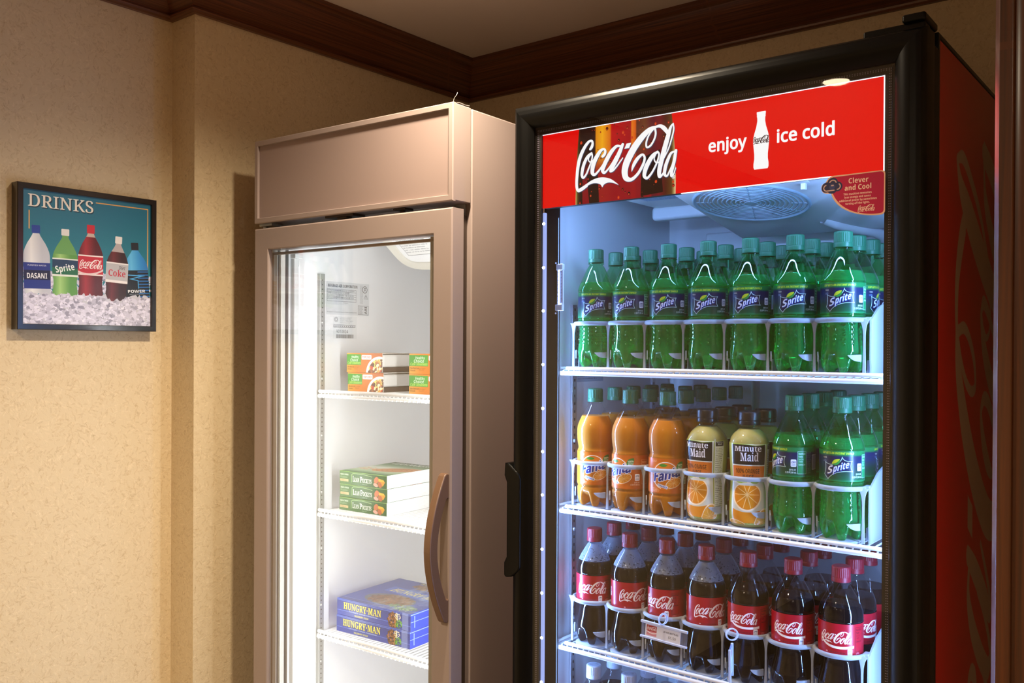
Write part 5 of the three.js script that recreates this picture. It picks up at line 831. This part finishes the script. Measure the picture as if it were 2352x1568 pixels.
// lamp covers inside both front edges, the tubes shining inwards
for (const s of [0, 1]) {
  const at = (u) => (s ? FW - u : u), l = part(FZ, 'lamp_cover', rbox(Math.min(at(0.046), at(0.064)), Math.max(at(0.046), at(0.064)), 0.2, 1.742, -0.086, -0.069, 0.004, 2), F.lens);
  part(l, 'lamp_bracket', rbox(Math.min(at(0.046), at(0.070)), Math.max(at(0.046), at(0.070)), 1.738, 1.7490, -0.092, -0.067, 0.002, 2), F.lens);
  part(l, 'lamp_tube', rod([at(0.056), 0.22, -0.0885], [at(0.056), 1.72, -0.0885], 0.0025, 10), F.tube);
}
FZ.updateMatrixWorld(true);
{ // the tube behind the handle side shines across the box and out through the glass
  const a = FZ.localToWorld(new THREE.Vector3(FW - 0.0675, 0.98, -0.0885)), b = FZ.localToWorld(new THREE.Vector3(-1, 0.98, -0.10));
  rectLight('lamp_tube', NEUTRAL, FREEZER_TUBE, 0.026, 1.5, a.toArray(), b.toArray());
  const c = FZ.localToWorld(new THREE.Vector3(0.0675, 0.98, -0.094)), d = FZ.localToWorld(new THREE.Vector3(0.9, 0.98, -1.0));
  rectLight('lamp_tube', NEUTRAL, FREEZER_TUBE * 0.5, 0.02, 1.5, c.toArray(), d.toArray());
  const e = FZ.localToWorld(new THREE.Vector3(-0.25, 0.98, -1.0)); rectLight('lamp_tube', NEUTRAL, FREEZER_TUBE * 0.75, 0.02, 1.5, FZ.localToWorld(new THREE.Vector3(FW - 0.0675, 0.98, -0.096)).toArray(), e.toArray());
}
// standards, shelves, stickers
for (const [x, s] of [[0.05, 1], [FW - 0.05, -1]]) for (const z of [-0.166]) {
  const st = part(FZ, 'shelf_standard', [rbox(Math.min(x, x + s * 0.006), Math.max(x, x + s * 0.006), 0.2, 1.7078, z - 0.009, z + 0.0065, 0.0008, 1), box(Math.min(x, x + s * 0.002), Math.max(x, x + s * 0.002), 0.2, 1.7078, z + 0.006, z + 0.0125)], F.steel), holes = [], bolts = [];
  for (let y = 0.22; y < 1.70; y += 0.0115) holes.push(new THREE.CylinderGeometry(0.0017, 0.0017, 0.003, 8).rotateZ(Math.PI / 2).translate(x + s * 0.0052, y, z));
  for (let y = 0.45; y < 1.7; y += 0.142) bolts.push(new THREE.SphereGeometry(0.0032, 8, 6).translate(x + s * 0.006, y, z));
  part(st, 'slot_row', holes, paint('#55524c', 0.6), { kind: 'stuff' }); part(st, 'bolt_row', bolts, F.steel, { kind: 'stuff' });
}
const FSHELF = [1.4085, 1.112, 0.809, 0.51];
{
  const x0 = 0.0575, x1 = FW - 0.0575, z0 = -0.150, z1 = -0.600, W = phys({ color: '#e9e8e4', roughness: 0.3, clearcoat: 0.3 }), wires = [], n = 38;
  const rail = tube([[x0, -0.004, z1], [x0, -0.004, -0.3], [x0, -0.005, z0 - 0.02], [x0 + 0.001, -0.0055, z0 - 0.003], [x0 + 0.006, -0.006, z0], [x0 + 0.03, -0.006, z0], [0.31, -0.006, z0], [x1 - 0.03, -0.006, z0], [x1 - 0.006, -0.006, z0], [x1 - 0.001, -0.0055, z0 - 0.003], [x1, -0.005, z0 - 0.02], [x1, -0.004, -0.3], [x1, -0.004, z1]], 0.0044, 140, 10);
  const upper = merge([rod([x0 + 0.004, 0.0052, z0 - 0.004], [x1 - 0.004, 0.0052, z0 - 0.004], 0.0042, 10), new THREE.SphereGeometry(0.0042, 10, 8).translate(x0 + 0.004, 0.0052, z0 - 0.004)]);
  for (let i = 0; i < n; i++) { const x = x0 + 0.012 + (x1 - x0 - 0.024) * i / (n - 1); wires.push(rod([x, 0.0012, z0 - 0.004], [x, 0.0012, z1], 0.0018, 6), rod([x, 0.001, z0 - 0.004], [x, -0.009, z0 + 0.003], 0.0021, 6), new THREE.SphereGeometry(0.0024, 6, 5).translate(x, -0.0085, z0 + 0.003)); }
  for (const z of [-0.33, z1]) wires.push(rod([x0, -0.004, z], [x1, -0.004, z], 0.0028, 8));
  const wg = merge(wires), clip = merge([box(0.05, 0.066, -0.012, -0.004, -0.185, -0.155), box(0.05, 0.054, -0.02, -0.004, -0.175, -0.158)]);
  for (const y of FSHELF) { const s = part(FZ, 'wire_shelf', rail, W, { at: [0, y, 0] }); part(s, 'front_rail', upper, W); part(s, 'wire_row', wg, W, { kind: 'stuff' }); part(s, 'shelf_clip', clip, F.steel); }
}
const onWall = (z0, z1, y0, y1) => new THREE.PlaneGeometry(z0 - z1, y1 - y0).rotateY(Math.PI / 2).translate(0.0506, (y0 + y1) / 2, (z0 + z1) / 2);
part(FZ, 'rating_plate', onWall(-0.184, -0.334, 1.607, 1.691), F.plate, { label: 'grey printed rating plate' });
part(FZ, 'rating_plate', onWall(-0.207, -0.290, 1.545, 1.603), F.plate2, { label: 'white sticker with a number and bar code' });
{ // evaporator cover under the roof: sloping panel with a rounded corner and a raised cream rim
  const e = new THREE.Group(); e.name = 'evaporator_cover'; e.position.set(0, 1.80, -0.20); e.rotation.x = 0.942; FZ.add(e);
  const panel = (u0, u1, s0, s1, r) => { const q = new THREE.Shape(); q.moveTo(u0, s1); q.lineTo(u0, s0 + r * 0.9); q.quadraticCurveTo(u0, s0 + r * 0.05, u0 + r, s0); q.lineTo(u1 - r, s0 - 0.012); q.quadraticCurveTo(u1, s0, u1, s0 + r); q.lineTo(u1, s1); return q; };
  part(e, 'panel', extrude(panel(0.213, 0.569, -0.135, 0.012, 0.06), 0.05, 0.001, 10).translate(0, 0, -0.0525), F.liner);
  const rim = panel(0.213, 0.569, -0.135, 0.012, 0.06); rim.holes.push(panel(0.236, 0.546, -0.112, 0.0119, 0.035));
  part(e, 'panel_rim', extrude(rim, 0.003, 0.0012, 10).translate(0, 0, -0.0015), paint('#d6d3c8', 0.5));
  part(e, 'warning_label', new THREE.PlaneGeometry(0.108, 0.078).rotateZ(0.02).translate(0.308, -0.044, 0.0002), F.warn, { label: 'orange headed warning label' });
}
// ---------------------------------------------------------------- frozen food
const place = (o, u, y, v, turn = 0) => { const p = FZ.localToWorld(new THREE.Vector3(u, y, v)); o.position.copy(p); o.rotation.y = 0.03527 + turn; };
const board = paint('#e9e4da', 0.6), SHT = 0.0032;
function carton(name, label, category, group, w, h, d, mats) {
  const t = thing(name, label, category, [0, 0, 0], 0, group); part(t, 'carton', new RoundedBoxGeometry(w, h, d, 2, 0.0012).translate(w / 2, h / 2, -d / 2), mats); return t;
}
{
  const face = std({ map: TEX.meal, roughness: 0.4 }), top = std({ map: TEX.mealTop, roughness: 0.45 }), cup = phys({ color: '#efebe4', roughness: 0.35, transmission: 0.25, thickness: 0 }), tray = paint('#4a3a32', 0.5), H = 0.0485, D = 0.138;
  const lab = ['orange meal carton with open end, top of the left pair on the upper shelf', 'orange meal carton with open end, bottom of the left pair on the upper shelf', 'orange meal carton by the door edge, top of the right pair on the upper shelf', 'orange meal carton by the door edge, bottom of the right pair on the upper shelf'];
  for (let i = 0; i < 4; i++) {
    const w = i < 2 ? 0.125 : 0.150, t = thing('meal_carton', lab[i], 'food box', [0, 0, 0], 0, 'orange meal cartons on the upper shelf');
    part(t, 'sleeve', new THREE.PlaneGeometry(w, H).translate(w / 2, H / 2, 0.0002), face);
    part(t, 'sleeve', [box(0, w, 0, 0.0008, -D, 0), box(0, w, 0.0008, H, -0.0008, 0), box(0, w, 0.0008, H, -D, -D + 0.0008)], board);
    part(t, 'sleeve', box(0, w, H - 0.0008, H, -D, 0), [board, board, top, board, board, board]);
    part(t, 'bowl', rbox(0.003, w - 0.0015, 0.0135, H - 0.003, -D + 0.004, -0.004, 0.006, 3), cup); part(t, 'tray', rbox(0.003, w - 0.001, 0.001, 0.0132, -D + 0.003, -0.003, 0.003, 2), tray);
    const dx = i === 1 ? 0.004 : 0;
    place(t, (i < 2 ? 0.086 : 0.295) + dx, FSHELF[0] + SHT + (i % 2 ? 0 : H + 0.0006), i < 2 ? -0.222 : -0.228, i < 2 ? 0.0 : -0.01);
  }
}
{
  const H = 0.0330, f = std({ map: TEX.pocket, roughness: 0.35 }), s = std({ map: TEX.pocketSide, roughness: 0.45 }), tp = std({ map: TEX.pocketTop, roughness: 0.35 });
  const lab = ['green pocket sandwich carton, bottom of the stack of three', 'green pocket sandwich carton, middle of the stack of three', 'green pocket sandwich carton with pictured top, topmost of the stack of three'];
  for (let i = 0; i < 3; i++) place(carton('sandwich_carton', lab[i], 'food box', 'green sandwich cartons on the middle shelf', 0.164, H - 0.0004, 0.205, [s, s, tp, s, f, f]), 0.0875 + [0, 0.001, 0.0005][i], FSHELF[1] + SHT + i * H, -0.196 - [0, 0.001, 0][i], 0.01);
}
{
  const H = 0.0420, f = std({ map: TEX.dinner, roughness: 0.35 }), s = std({ map: TEX.dinnerSide, roughness: 0.35 }), tp = phys({ map: TEX.dinnerTop, roughness: 0.3, clearcoat: 0.5 });
  const lab = ['blue frozen dinner carton with steak picture, upper of the two', 'blue frozen dinner carton, lower of the two beneath the pictured top'];
  for (let i = 0; i < 2; i++) place(carton('dinner_carton', lab[1 - i], 'food box', 'blue dinner cartons on the lower shelf', 0.247, H - 0.0004, 0.23, [s, s, tp, s, f, f]), 0.088 + i * 0.002, FSHELF[2] + SHT + i * H, -0.188, 0.015);
}
renderer.render(scene, camera);
